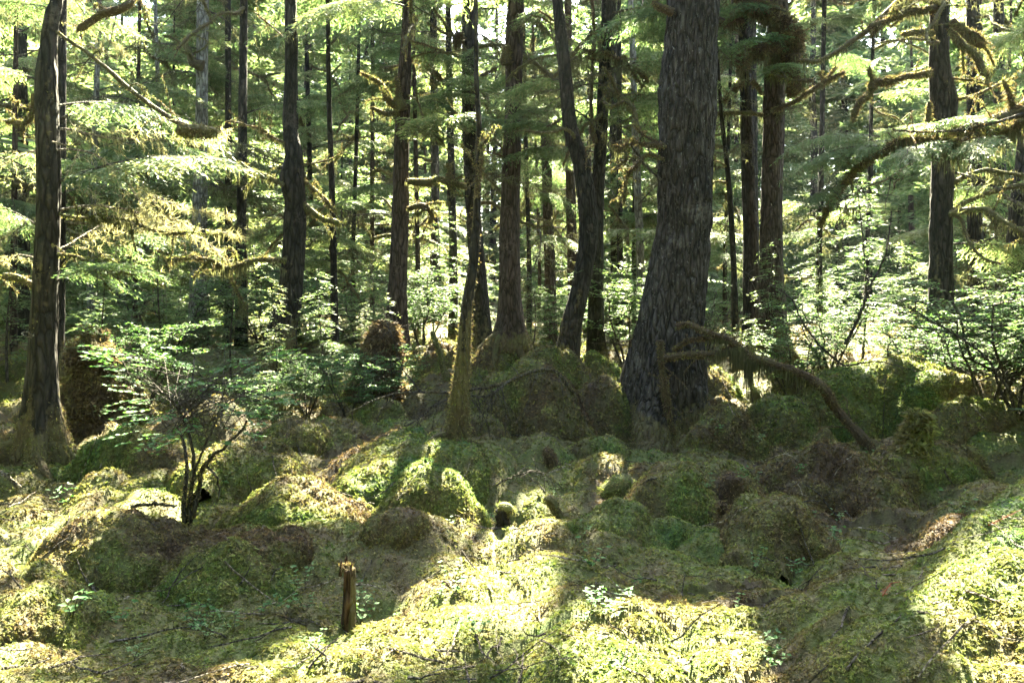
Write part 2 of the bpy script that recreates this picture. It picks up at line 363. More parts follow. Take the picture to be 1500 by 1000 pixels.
def bark_material(name, dark, light, fleck=(.3, .3, .27), fl=.0, sc_=1.0):
    m, t, N, L = nt(name)
    v = coords(N, L, (1, 1, .22)); v1 = coords(N, L)
    n1 = noise(N, L, v, 22 * sc_, 6, .7); n2 = noise(N, L, v1, 3.0, 4)
    f = math_(N, L, 'ADD', math_(N, L, 'MULTIPLY', n1, .75), math_(N, L, 'MULTIPLY', n2, .35))
    r = ramp(N, [(.32, tuple(x * .45 for x in dark)), (.48, dark), (.72, light)]); L(f, r.inputs[0])
    c = r.outputs[0]
    # plates split by dark cracks, patches of crust lichen
    dv = N('ShaderNodeVectorMath'); dv.operation = 'ADD'; nz_ = N('ShaderNodeTexNoise'); nz_.inputs['Scale'].default_value = 9; L(v, nz_.inputs['Vector']); sc2 = N('ShaderNodeVectorMath'); sc2.operation = 'SCALE'; sc2.inputs['Scale'].default_value = .10; L(nz_.outputs['Color'], sc2.inputs[0]); L(v, dv.inputs[0]); L(sc2.outputs[0], dv.inputs[1])
    vo = N('ShaderNodeTexVoronoi'); vo.feature = 'DISTANCE_TO_EDGE'; vo.inputs['Scale'].default_value = 17 * sc_; L(dv.outputs[0], vo.inputs['Vector'])
    cr = ramp(N, [(0, (.30, .28, .26)), (.10, (.75, .74, .72)), (.30, (1.15, 1.15, 1.15))]); L(vo.outputs['Distance'], cr.inputs[0]); c = mixc(N, L, 1.0, c, cr.outputs[0], 'MULTIPLY')
    lp = ramp(N, [(.56, (0, 0, 0)), (.66, (1, 1, 1))]); L(math_(N, L, 'ADD', math_(N, L, 'MULTIPLY', noise(N, L, v1, 2.2, 5, .75), .75), math_(N, L, 'MULTIPLY', noise(N, L, v1, 30, 3), .25)), lp.inputs[0])
    c = mixc(N, L, math_(N, L, 'MULTIPLY', lp.outputs[0], .5), c, tuple(min(1, q * 2.3 + .01) for q in light))
    if fl:
        vf = coords(N, L, (1, 1, .45)); q = ramp(N, [(.60, (0, 0, 0)), (.70, (1, 1, 1))]); L(noise(N, L, vf, 38, 3, .8), q.inputs[0])
        c = mixc(N, L, math_(N, L, 'MULTIPLY', q.outputs[0], fl), c, fleck)
    # moss growing on the bark, where the mesh says so
    mr = ramp(N, MOSS_PTS); L(math_(N, L, 'ADD', .0, math_(N, L, 'MULTIPLY', noise(N, L, v1, 5, 3), .62)), mr.inputs[0]); mrd = mixc(N, L, 1.0, mr.outputs[0], (.62, .62, .62), 'MULTIPLY')
    edge = ramp(N, [(.42, (0, 0, 0)), (.58, (1, 1, 1))]); L(math_(N, L, 'ADD', attr(N, 'tint'), math_(N, L, 'MULTIPLY', math_(N, L, 'SUBTRACT', noise(N, L, v1, 16, 4), .5), .7)), edge.inputs[0])
    c = mixc(N, L, edge.outputs[0], c, mrd)
    p = N('ShaderNodeBsdfPrincipled'); L(c, p.inputs['Base Color']); p.inputs['Roughness'].default_value = .9; p.inputs['Specular IOR Level'].default_value = .2
    b = N('ShaderNodeBump'); b.inputs['Strength'].default_value = .9; b.inputs['Distance'].default_value = .05; L(math_(N, L, 'ADD', math_(N, L, 'MULTIPLY', n1, .6), math_(N, L, 'MINIMUM', math_(N, L, 'MULTIPLY', vo.outputs['Distance'], 2.5), .6)), b.inputs['Height']); L(b.outputs[0], p.inputs['Normal'])
    o = N('ShaderNodeOutputMaterial'); L(p.outputs[0], o.inputs[0]); return m

M_MOSS = moss_material('moss sprigs', .35, False)
M_SOIL = moss_material('moss bed', 0, True)
M_BEARD = leaf_material('hanging moss', [(0, (.035, .034, .018)), (.5, (.080, .080, .042)), (1, (.15, .15, .088))], .45, (1.35, 1.4, 1.0), .8)
M_NEEDLE = leaf_material('hemlock needles', [(0, (.026, .060, .030)), (.35, (.052, .096, .044)), (.7, (.092, .140, .062)), (1, (.18, .20, .11))], .5, (2.0, 1.75, 1.2), .5)
M_LICHEN = leaf_material('lichen draped twigs', [(0, (.14, .12, .07)), (.5, (.25, .23, .13)), (1, (.36, .35, .22))], .45, (1.1, 1.1, .8), .8)
M_LEAF = leaf_material('blueberry leaves', [(0, (.028, .075, .030)), (.5, (.050, .115, .040)), (1, (.09, .14, .050))], .4, (1.7, 1.7, .8), .6)
M_LEAFL = leaf_material('pale shrub leaves', [(0, (.045, .10, .045)), (.5, (.085, .15, .065)), (1, (.15, .20, .10))], .4, (1.5, 1.5, .9), .6)
M_FERN = leaf_material('dead fern', [(0, (.10, .025, .012)), (1, (.22, .07, .03))], .3, (1.3, .8, .6), .6)
M_BARK = bark_material('dark bark', (.016, .014, .012), (.044, .037, .032))
M_BROWN = bark_material('brown bark', (.036, .024, .020), (.088, .064, .053))
M_GREY = bark_material('grey furrowed bark', (.026, .021, .019), (.072, .062, .056), (.22, .22, .20), .55)
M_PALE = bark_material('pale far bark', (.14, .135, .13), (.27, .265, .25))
M_TWIG = bark_material('bare twig bark', (.05, .042, .036), (.12, .105, .09), sc_=2)
M_DEAD = bark_material('weathered wood', (.16, .13, .10), (.34, .30, .25), sc_=2)
M_ROT = bark_material('red rotten wood', (.045, .022, .014), (.13, .080, .052), sc_=1.5)

# ---------------------------------------------------------------- light pools on the forest floor (photo pixels); crowns leave gaps towards them
POOLS = [
    [(85, 640), (270, 632), (330, 665), (262, 700), (240, 735), (130, 765), (110, 800), (60, 845), (0, 850), (0, 730), (30, 705)],
    [(400, 690), (520, 682), (500, 730), (440, 725)],
    [(520, 700), (590, 652), (660, 652), (600, 690), (540, 730)],
    [(690, 775), (800, 775), (812, 830), (790, 850), (800, 880), (850, 900), (840, 925), (770, 910), (720, 885), (705, 850), (680, 815)],
    [(330, 1000), (440, 950), (540, 915), (585, 925), (500, 1000), (400, 1060)],
    [(890, 935), (980, 905), (1100, 885), (1125, 960), (1100, 1080), (900, 1080)],
    [(1340, 865), (1400, 825), (1620, 740), (1620, 1080), (1345, 1080), (1350, 930)],
    [(0, 870), (100, 880), (85, 960), (0, 1000), (-60, 1000), (-60, 860)],
    [(1005, 560), (1090, 545), (1130, 575), (1060, 600), (1010, 600)],
    [(840, 515), (905, 515), (905, 560), (850, 560)],
    [(1120, 500), (1330, 490), (1340, 530), (1180, 545)],
    [(1350, 555), (1500, 540), (1500, 580), (1380, 590)],
    [(875, 705), (935, 700), (930, 735), (880, 735)],
    [(720, 735), (760, 735), (760, 770), (720, 775)],
    [(600, 490), (700, 490), (700, 530), (600, 540)],
    [(40, 560), (95, 560), (95, 650), (40, 650)],
]
SUNLIT = [(1440, 510, 8.6, .4), (1190, 480, 10.8, .8), (1250, 470, 11, .7), (1100, 440, 12.5, .7), (915, 400, 12.6, .9), (200, 300, 8.0, .8), (270, 250, 7.6, .6), (130, 380, 7.8, .5),
    (1340, 150, 10.9, .6), (1450, 100, 11, .6), (640, 440, 15, .9), (610, 300, 13.3, .8), (480, 290, 11.5, .6), (860, 330, 12.5, .4), (1290, 560, 9.6, .25)]
def in_poly(px, py):
    hit = np.zeros(px.shape, bool)
    for poly in POOLS:
        c = np.zeros(px.shape, bool); j = len(poly) - 1
        for i in range(len(poly)):
            xi, yi = poly[i]; xj, yj = poly[j]
            if yi != yj: c ^= ((yi > py) != (yj > py)) & (px < (xj - xi) * (py - yi) / (yj - yi) + xi)
            j = i
        hit |= c
    return hit
PX0, PY0, PST = -16., -4., .05
PMASK = np.zeros((int(32 / PST), int(40 / PST)), bool)
def plane_idx(a, b):
    i = ((a - PX0) / PST).astype(int); j = ((b - PY0) / PST).astype(int); ok = (i >= 0) & (i < PMASK.shape[0]) & (j >= 0) & (j < PMASK.shape[1])
    return np.where(ok, i, 0), np.where(ok, j, 0), ok
def to_plane(Q):
    Q = np.asarray(Q, float).reshape(-1, 3); k = Q[:, 2] / S[2]; return Q[:, 0] - S[0] * k, Q[:, 1] - S[1] * k
_y = np.exp(np.linspace(math.log(1.6), math.log(22), 900)); _u = np.linspace(-.75, .75, 800); _U, _Y = np.meshgrid(_u, _y); _X = (_U * _Y).ravel(); _Yv = _Y.ravel(); _Z = surface(_X, _Yv)[0]
_lit = in_poly(750 + _X / _Yv * F, HORIZON + (CAMZ - _Z) / _Yv * F); POOLPTS = np.stack([_X, _Yv, _Z], -1)[_lit]
_i, _j, _ok = plane_idx(*to_plane(POOLPTS)); PMASK[_i[_ok], _j[_ok]] = True
for (a, b, Yq, rq) in SUNLIT:
    q = px2w(a, b, Yq); t_ = R.normal(size=(4000, 3)); t_ = unit(t_) * (R.random((4000, 1)) ** .33) * rq + q; _i, _j, _ok = plane_idx(*to_plane(t_)); PMASK[_i[_ok], _j[_ok]] = True; POOLPTS = np.vstack([POOLPTS, t_[:40]]) if False else POOLPTS
def in_mask(Q):
    i, j, ok = plane_idx(*to_plane(Q)); return PMASK[i, j] & ok

# ---------------------------------------------------------------- terrain mesh
def axis(lo, hi, dense_lo, dense_hi, step, grow):
    a = list(np.arange(dense_lo, dense_hi, step)); s = step
    while a[-1] < hi: s *= grow; a.append(a[-1] + s)
    s = step; b = []
    c = dense_lo
    while c > lo: s *= grow; c -= s; b.append(c)
    return np.array(b[::-1] + a)
gx = axis(-260, 260, -4.6, 4.6, .036, 1.07); gy = axis(-60, 420, 2.1, 7.5, .036, 1.022)
X, Yg = np.meshgrid(gx, gy); Z = ground_h(X.ravel(), Yg.ravel())
far = np.clip((np.hypot(X, Yg).ravel() - 60) / 60, 0, 1); Z = Z * (1 - far * .3)
mb = MB(); nx, ny = len(gx), len(gy)
i = np.arange(ny - 1)[:, None] * nx; j = np.arange(nx - 1)[None, :]
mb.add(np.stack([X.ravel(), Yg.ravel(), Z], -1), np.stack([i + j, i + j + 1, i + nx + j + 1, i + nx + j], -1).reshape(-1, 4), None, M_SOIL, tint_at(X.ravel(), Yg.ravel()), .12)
mb.build('ground', kind='structure')

mound_obj = []
for m in MD:
    nr, ns = 30, 96
    r = (np.linspace(0, 1, nr) ** .8 * 1.12)[:, None]; th = np.linspace(0, 2 * math.pi, ns, endpoint=False)[None, :]
    mx = m['x'] + m['rx'] * r * np.cos(th) * 1.35; my = m['y'] + m['ry'] * r * np.sin(th) * 1.35
    mz, rr = mound_z(m, mx.ravel(), my.ravel())
    mb = MB(); i = np.arange(nr - 1)[:, None] * ns; j = np.arange(ns)[None, :]; j2 = (j + 1) % ns
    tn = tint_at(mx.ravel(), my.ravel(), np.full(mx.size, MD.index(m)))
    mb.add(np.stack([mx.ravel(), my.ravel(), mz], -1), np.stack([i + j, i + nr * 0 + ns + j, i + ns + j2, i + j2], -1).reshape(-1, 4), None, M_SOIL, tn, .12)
    MV = np.stack([mx.ravel(), my.ravel(), mz], -1); m['V'] = MV; m['nr'], m['ns'] = nr, ns
    mound_obj.append(mb.build('moss_mound', label=m['lab'], cat='moss mound'))

# moss sprigs over floor and mounds
def scatter_moss(n, ylo, yhi, rng, blades_n=3, spread=.78):
    y = np.exp(rng.uniform(math.log(ylo), math.log(yhi), n)); x = rng.uniform(-spread, spread, n) * y
    z, own = surface(x, y)
    e = .02; zx, _ = surface(x + e, y); zy, _ = surface(x, y + e)
    Nn = unit(np.stack([-(zx - z) / e, -(zy - z) / e, np.ones(n)], -1))
    crease = domes(x + .04 * fbm(x * 5, y * 5, seed=12, oct=2), y + .03 * fbm(x * 6, y * 5, seed=15, oct=2), .17, 44)
    keep = (rng.random(n) < np.clip(.42 + .9 * (1 - Nn[:, 2]) + .4 * crease, 0, 1)) & (Nn[:, 2] > .05)
    x, y, z, own, Nn, crease = x[keep], y[keep], z[keep], own[keep], Nn[keep], crease[keep]; n = len(x)
    tint = tint_at(x, y, own) + rng.normal(0, .07, n)
    size = (.013 + .020 * rng.random(n) ** 1.5) * np.clip(.18 + y / 8, .45, 3)
    shag = fbm(x * 1.3, y * 1.3, seed=140, oct=2)
    size = size * (1 + .45 * shag)
    var = np.clip(.42 + .20 * fbm(x * 9, y * 9, seed=77, oct=2) * 2 + rng.normal(0, .20, n), 0, 1)
    P = np.stack([x, y, z + .003], -1)
    for owner in range(-1, len(MD)):
        k = np.nonzero(own == owner)[0]
        if len(k) == 0: continue
        mb = MOSSB.setdefault(owner, MB())
        for b in range(blades_n):
            D = rng.normal(0, 1, (len(k), 3)); D = unit(D - Nn[k] * (D * Nn[k]).sum(1, keepdims=True)) + Nn[k] * rng.uniform(.05, .55, (len(k), 1))
            blades(mb, P[k] + rng.normal(0, .25, (len(k), 3)) * size[k][:, None] * [1, 1, .2], D, size[k] * rng.uniform(.6, 1.25, len(k)), size[k] * .6, M_MOSS, np.clip(tint[k], 0, 1), var[k], rng)
def tang(Nk, rng):
    D = rng.normal(0, 1, Nk.shape); return unit(D - Nk * (D * Nk).sum(1, keepdims=True)) + Nk * rng.uniform(.05, .6, (len(Nk), 1))
def clothe_mound(i, m, rng):
    V = m['V'].reshape(m['nr'], m['ns'], 3); a = V[1:, :] - V[:-1, :]; b = np.roll(V, -1, 1)[:-1] - V[:-1]
    c = np.cross(a, b); area = np.linalg.norm(c, axis=-1); Nn = unit(c); Nn *= np.sign(Nn[..., 2:3] + 1e-9)
    w_ = area * np.clip(1 - Nn[..., 2], .02, 1) ** .8 * (Nn[..., 1] < .35); zok = V[:-1][..., 2] > ground_h(V[:-1][..., 0], V[:-1][..., 1], False) - .05
    w_ = (w_ * zok).ravel(); n = int(min(7000, w_.sum() * (803 / m['y']) ** 2 * .38)); k = rng.choice(len(w_), n, p=w_ / w_.sum())
    A = V[:-1].reshape(-1, 3)[k]; u, v = rng.random((n, 1)), rng.random((n, 1)); P = A + a.reshape(-1, 3)[k] * u + b.reshape(-1, 3)[k] * v; Nk = Nn.reshape(-1, 3)[k]
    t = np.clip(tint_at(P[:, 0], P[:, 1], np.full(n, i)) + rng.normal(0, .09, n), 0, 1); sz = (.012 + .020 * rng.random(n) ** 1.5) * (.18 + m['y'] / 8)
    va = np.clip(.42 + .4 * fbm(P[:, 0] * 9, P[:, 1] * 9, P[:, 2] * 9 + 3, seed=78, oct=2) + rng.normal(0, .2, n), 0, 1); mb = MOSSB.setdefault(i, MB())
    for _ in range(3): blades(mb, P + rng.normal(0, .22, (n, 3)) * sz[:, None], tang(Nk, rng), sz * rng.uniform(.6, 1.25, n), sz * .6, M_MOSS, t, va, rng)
MOSSB = {}
for i_, m in enumerate(MD): clothe_mound(i_, m, np.random.default_rng(900 + i_))
scatter_moss(500000, 2.15, 34, np.random.default_rng(3))
for owner, mb in MOSSB.items():
    if owner < 0: mb.build('moss_carpet', kind='stuff', smooth=False, label='shaggy green and brown moss covering the forest floor')
    else: mb.build('moss_sprigs', parent=mound_obj[owner], kind='stuff', smooth=False)

# ---------------------------------------------------------------- reusable branch meshes (along +X, about `L` long)
def hemlock_branch(seed, L=2.4, dense=1.0, moss=.3, droop=.28, side=.42, tw=.10):
    r = np.random.default_rng(seed); mb = MB()
    n = 26; t = np.linspace(0, 1, n)
    wob = fbm(t * 3, np.full(n, seed * 3.1), seed=seed, oct=2) * .08 * L
    C = np.stack([L * t, wob, L * (.16 * np.sin(t * 2.2) - droop * t ** 2)], -1)
    tube(mb, C, .016 * L / 2.4 * (1 - t) + .003, 5, M_TWIG, tint=.1 + .5 * moss, cap=False)
    Pk, Dk, Nk, Lk, hangP = [], [], [], [], []
    step = .075 / dense; s = .10 * L
    while s < L:
        u = s / L; i = u * (n - 1); a = int(min(i, n - 2)); base = C[a] * (1 - (i - a)) + C[a + 1] * (i - a)
        for sg in (-1, 1):
            if r.random() < .10: continue
            ll = (side * L * min(1, u * 2.6 + .25) * (1 - u) ** .75 + .07) * r.uniform(.65, 1.15)
            ang = sg * r.uniform(.75, 1.15); d0 = np.array([math.cos(ang), math.sin(ang), r.normal(-.02, .10)])
            m = max(3, int(ll / .055)); q = np.linspace(0, 1, m)
            bend = np.array([.30, 0, 0])
            lat = base + (d0[None] * q[:, None] * ll) + bend * (q[:, None] ** 2) * ll * .35
            lat[:, 2] -= (q ** 2) * ll * r.uniform(.20, .55)
            tdir = unit(np.gradient(lat, axis=0))
            for k in range(m):
                rem = (1 - q[k]) * ll * .42 + tw * .55
                for sg2 in ((-1, 1) if k < m - 1 else (0,)):
                    if r.random() < .12: continue
                    a2 = sg2 * r.uniform(.6, 1.05)
                    c2, s2 = math.cos(a2), math.sin(a2); td = tdir[k]
                    dd = np.array([td[0] * c2 - td[1] * s2, td[0] * s2 + td[1] * c2, td[2] * .8 - .10 + r.normal(0, .08)])
                    nn = max(1, int(rem / (tw * .62)))
                    for w_ in range(nn):
                        o = lat[k] + dd * w_ * tw * .62 + np.array([0, 0, -.10 * (w_ * tw * .62) ** 1.5 * 3])
                        Pk.append(o); Dk.append(dd + r.normal(0, .22, 3) * np.array([1, 1, .7])); Lk.append(tw * r.uniform(.8, 1.35)); Nk.append(np.array([r.normal(0, .35), r.normal(0, .35), 1]))
            if r.random() < moss: hangP.append((base, lat[m // 2]))
        s += step * r.uniform(.7, 1.3)
    leaves(mb, np.array(Pk), np.array(Dk), np.array(Nk), np.array(Lk), np.array(Lk) * .24, M_NEEDLE, rng=r, fold=.02)
    if hangP:
        P = []; 
        for a, b in hangP:
            for _ in range(4): u = r.random() * .8; P.append(a * (1 - u) + b * u + r.normal(0, .01, 3))
        P = np.array(P); blades(mb, P, np.tile([0, 0, -1.], (len(P), 1)) + r.normal(0, .15, (len(P), 3)), r.uniform(.05, .22, len(P)), r.uniform(.008, .02, len(P)), M_BEARD, rng=r)
    return mb

def beard(mb, C, rad, rng, dens=90, hang=.12, fuzz=.035, tint=.3, mat=None, wid=.010):
    """Fuzz all round a limb and strands hanging off it. C is the smoothed centre line."""
    seg = np.linalg.norm(np.diff(C, axis=0), axis=1); n = max(8, int(seg.sum() * dens * 6 * min(3.5, max(1, np.mean(rad) / .06))))
    i = rng.choice(len(seg), n, p=seg / seg.sum()); u = rng.random(n)[:, None]
    T, U, V = frames(C); P = C[i] * (1 - u) + C[i + 1] * u; th = rng.uniform(0, 2 * math.pi, n)
    Nn = U[i] * np.cos(th)[:, None] + V[i] * np.sin(th)[:, None]
    rr = np.interp(i + u[:, 0], np.arange(len(C)), rad)[:, None]
    tn = np.clip(tint + .15 * rng.normal(size=n), 0, 1)
    blades(mb, P + Nn * rr * .85, Nn * .8 + rng.normal(0, .5, (n, 3)) + np.array([0, 0, -.35]), fuzz * rng.uniform(.5, 1.3, n), wid * 1.1, M_MOSS, tn, None, rng)
    n = max(4, int(seg.sum() * dens * 2.2)); 
    if hang > 0:
        i = rng.choice(len(seg), n, p=seg / seg.sum()); u = rng.random(n)[:, None]; P = C[i] * (1 - u) + C[i + 1] * u
        rr = np.interp(i + u[:, 0], np.arange(len(C)), rad)[:, None]
        side = unit(rng.normal(size=(n, 3)) * [1, 1, .1])
        cl = np.clip(.35 + 1.0 * vnoise(P[:, 0] * 6 + 7, P[:, 1] * 6, P[:, 2] * 3 + 5, seed=4), .08, 1.4)
        ln = hang * cl * rng.uniform(.4, 1.2, n)
        A = P + side * rr * .9 - np.array([0, 0, 1]) * rr * .3
        blades(mb, A, np.array([0, 0, -1.]) + rng.normal(0, .10, (n, 3)), ln, wid * rng.uniform(.8, 2.0, n), mat or M_BEARD, .5, None, rng)

def mossy_limb(mb, pts, r0, r1, rng, hang=.12, fuzz=.035, tint=.3, dens=90, twigs=6, lump=.55, core=None):
    L = np.linalg.norm(np.diff(np.asarray(pts, float)[:, :3], axis=0), axis=1).sum(); n = max(8, int(L / .04))
    C = smooth_path(np.asarray(pts, float), n); C = C + np.stack([fbm(np.linspace(0, L * 5, n), np.full(n, rng.random() * 90), seed=k, oct=2) for k in (1, 2, 3)], -1) * .02
    t = np.linspace(0, 1, n); rad = (r0 * (1 - t) + r1 * t) * (1 + lump * fbm(t * L * 4, np.full(n, rng.random() * 50), seed=9, oct=2))
    dd = np.concatenate([[0], np.cumsum(np.linalg.norm(np.diff(C, axis=0), axis=1))]); dd = dd[-1] - dd
    rad = rad * np.where(dd < rad, np.sqrt(np.clip(1 - (1 - dd / np.maximum(rad, 1e-4)) ** 2, .02, 1)), 1)
    ns_ = 9 if r0 < .07 and r1 < .07 else 20; th_ = np.linspace(0, 2 * math.pi, ns_, endpoint=False)[None]; q_ = (dd / max(r0, r1) / 1.6)[:, None]; sd_ = rng.random() * 40
    dsp = rad[:, None] * ((.22 if r0 < .15 else .55) * fbm(np.cos(th_) * 1.4 + sd_ + 0 * q_, np.sin(th_) * 1.4 + 0 * q_, q_ + 2 + 0 * th_, seed=19, oct=3) + .10 * fbm(np.cos(th_) * 4 + sd_ + 0 * q_, np.sin(th_) * 4 + 0 * q_, q_ * 3 + 2 + 0 * th_, seed=23, oct=2))
    P_, N_ = tube(mb, C, rad, ns_, core or M_SOIL, dsp, tint=tint, var=.15)
    if ns_ == 20 and max(r0, r1) > .12:
        k_ = rng.integers(0, ns_ * (n - 1), 7000); V_ = P_.reshape(-1, 3)[k_] + rng.normal(0, .02, (7000, 3)); D_ = N_.reshape(-1, 3)[k_] * .5 + rng.normal(0, .5, (7000, 3)) + [0, 0, -.35]
        blades(mb, V_, D_, rng.uniform(.03, .09, 7000), .028, M_MOSS, np.clip(tint + .3 * fbm(V_[:, 0] * 5, V_[:, 1] * 5, V_[:, 2] * 5 + 9, seed=31, oct=3) + .1, 0, 1), np.clip(.45 + .5 * fbm(V_[:, 0] * 9, V_[:, 1] * 9, V_[:, 2] * 9 + 9, seed=32, oct=2) + rng.normal(0, .15, 7000), 0, 1), rng)
    beard(mb, C, rad, rng, dens, hang, fuzz, tint, wid=max(.010, .10 * float(np.mean(rad))))
    for _ in range(twigs):
        k = rng.integers(n // 5, n - 1); d = unit(C[min(k + 1, n - 1)] - C[k - 1] + rng.normal(0, .8, 3)); l = rng.uniform(.12, .45) * min(1, L)
        q = np.linspace(0, 1, 6)[:, None]; Tw = C[k] + d * q * l + rng.normal(0, .012, (6, 3)) * q - np.array([0, 0, .12]) * q ** 2 * l
        tube(mb, Tw, np.linspace(.006, .002, 6), 4, M_TWIG, tint=.3, cap=False)
        if rng.random() < .6: beard(mb, Tw, np.full(6, .006), rng, 45, hang * .6, fuzz * .5, tint)
    return C

def mossy_branch_mesh(seed, L=1.6):
    r = np.random.default_rng(seed); mb = MB()
    pts = [(0, 0, 0)]; d = np.array([1., 0, .12])
    for k in range(5):
        d = unit(d + r.normal(0, .32, 3) * [.5, 1, .8] - np.array([0, 0, .10])); pts.append(np.array(pts[-1]) + d * L / 5)
    C = mossy_limb(mb, pts, .030, .020, r, hang=.16, fuzz=.035, tint=.35, dens=45, twigs=7)
    if r.random() < .7:
        k = len(C) // 2; e = unit(r.normal(size=3) * [1, 1, .4] + [.6, 0, .35])
        mossy_limb(mb, [C[k], C[k] + e * .25, C[k] + e * .5 + [0, 0, -.06]], .022, .018, r, hang=.12, dens=40, twigs=2, tint=.4)
    return mb

def lichen_branch_mesh(seed, L=1.7, wood=None, moss=None, keep=1.0):
    wood = wood or M_DEAD; moss = moss or M_LICHEN; r = np.random.default_rng(seed); mb = MB(); n = 20; t = np.linspace(0, 1, n)
    C = np.stack([L * t, .25 * np.sin(t * 3.3 + seed) - .25 * math.sin(seed), L * (.10 * np.sin(t * 4 + seed * 2) - .10 * math.sin(seed * 2) - .15 * t ** 2)], -1) + np.cumsum(r.normal(0, .008, (n, 3)), 0)
    tube(mb, C, .012 * (1 - t) + .003, 5, wood, tint=.2, cap=False)
    P, D, Ln = [], [], []
    for k in range(2, n):
        for sg in (-1, 1):
            
            if r.random() < .25: continue
            l = (.34 * L * (1 - t[k]) + .10) * r.uniform(.25, 1.5); a = sg * r.uniform(.3, 1.4); d = np.array([math.cos(a), math.sin(a), r.normal(-.1, .15)])
            m = 9; q = np.linspace(0, 1, m)[:, None]; lt = C[k] + d * q * l - np.array([0, 0, .35]) * q ** 2 * l + r.normal(0, .008, (m, 3))
            tube(mb, lt, np.linspace(.004, .0015, m), 3, wood, tint=.1, cap=False)
            for j in range(1, m):
                for _ in range(3):
                    e = unit(d * .6 + r.normal(0, .6, 3)); P.append(lt[j]); D.append(e + [0, 0, -.3]); Ln.append(r.uniform(.04, .12))
                if r.random() < .5: P.append(lt[j]); D.append(np.array([0, 0, -1.]) + r.normal(0, .2, 3)); Ln.append(r.uniform(.03, .16))
    blades(mb, np.array(P), np.array(D), np.array(Ln), .010, moss, rng=r)
    return mb

HEM = [hemlock_branch(200 + k, 2.4, 1.0, .6, [.28, .18, .34, .24, .12, .3][k], [.42, .36, .46, .4, .38, .5][k], .078).mesh('hemlock_branch', False) for k in range(6)]
HEMC = [hemlock_branch(300 + k, 3.6, .85, .1, .2, .40, .17).mesh('high_hemlock_branch', False) for k in range(4)]
MOSSY = [mossy_branch_mesh(400 + k).mesh('mossy_branch', False) for k in range(6)]
TWG = [lichen_branch_mesh(540 + k, 1.7, M_TWIG, M_BEARD).mesh('twiggy_branch', False) for k in range(4)]
LICH = [lichen_branch_mesh(500 + k).mesh('lichen_branch', False) for k in range(4)]

# ---------------------------------------------------------------- trees
def roots(root, Cn, n, seed, tint=.3, reach=4.0):
    rng = np.random.default_rng(seed); b = Cn[0]; r = float(np.interp(b[2] + .25, Cn[:, 2], Cn[:, 3])); loc = np.array(root.location); a0 = rng.uniform(0, 6.28)
    for k in range(n):
        a = a0 + 6.283 * k / n + rng.uniform(-.35, .35); L_ = r * reach * rng.uniform(.6, 1.3) + .1; P = []
        for q in (0, .12, .3, .5, .75, 1.0):
            dd = r * .3 + q * L_; aa = a + .4 * math.sin(q * 3 + k); x, y = loc[0] + dd * math.cos(aa), loc[1] + dd * math.sin(aa); P.append(np.array([x, y, min(surf1(x, y), loc[2] + .12) + (.35 * r * (1 - q) ** 3 + .01 - .12 * q ** 2 if q else .55 * r)]) - loc)
        mb = MB(); mossy_limb(mb, P, r * .34 + .01, .02, rng, .03, .02, tint, 90, 0, .3); mb.build('root', parent=root, smooth=False)
KEEP = set()
TREES = []       # (root, centre line, radii)
def trunk_mesh(mb, C, rad, nseg, mat, rng, furrow=.06, flare=.7, z0=0, mossz=.8, mossall=.1, lobes=5):
    m = len(C); th = np.linspace(0, 2 * math.pi, nseg, endpoint=False)[None, :]; zz = C[:, 2][:, None] - z0
    sd = int(rng.integers(1, 999)); ph = rng.uniform(0, 6, 3)
    cx, sx = np.cos(th) + 0 * zz, np.sin(th) + 0 * zz
    big = fbm(cx * 1.3 + sd, sx * 1.3, zz * 1.2 + 3, seed=sd, oct=3)
    k = 3.2 if nseg < 60 else 9.0
    fur = np.abs(vnoise(cx * k + sd, sx * k, zz * (1.6 if nseg < 60 else 3.2) + 3 + .5 * big, seed=sd + 3)) + .5 * np.abs(vnoise(cx * k * 2.2, sx * k * 2.2, zz * 5 + 9, seed=sd + 5))
    fl = flare * np.exp(-np.clip(zz, 0, None) / (.16 + 1.1 * rad[0])) * (.75 + .45 * np.sin(lobes * th + ph[0] + zz) + .25 * np.sin(3 * th + ph[1]))
    disp = rad[:, None] * (.09 * big + furrow * (fur * 1.2 - .4) + fl)
    moss = np.clip(mossall + 1.0 * np.exp(-np.clip(zz, 0, None) / max(mossz, .01)) + .35 * big + .25 * fbm(cx * 2 + sd, sx * 2, zz * 2.5 + 5, seed=sd + 8, oct=3), 0, 1)
    P, N = tube(mb, C, rad, nseg, mat, disp, moss)
    # surface sprigs where the moss is thick, strands hanging
    pr = np.clip(moss - .42, 0, 1).ravel() * np.repeat(rad, nseg); tot = pr.sum()
    return P.reshape(-1, 3), N.reshape(-1, 3), pr / max(tot, 1e-9), tot

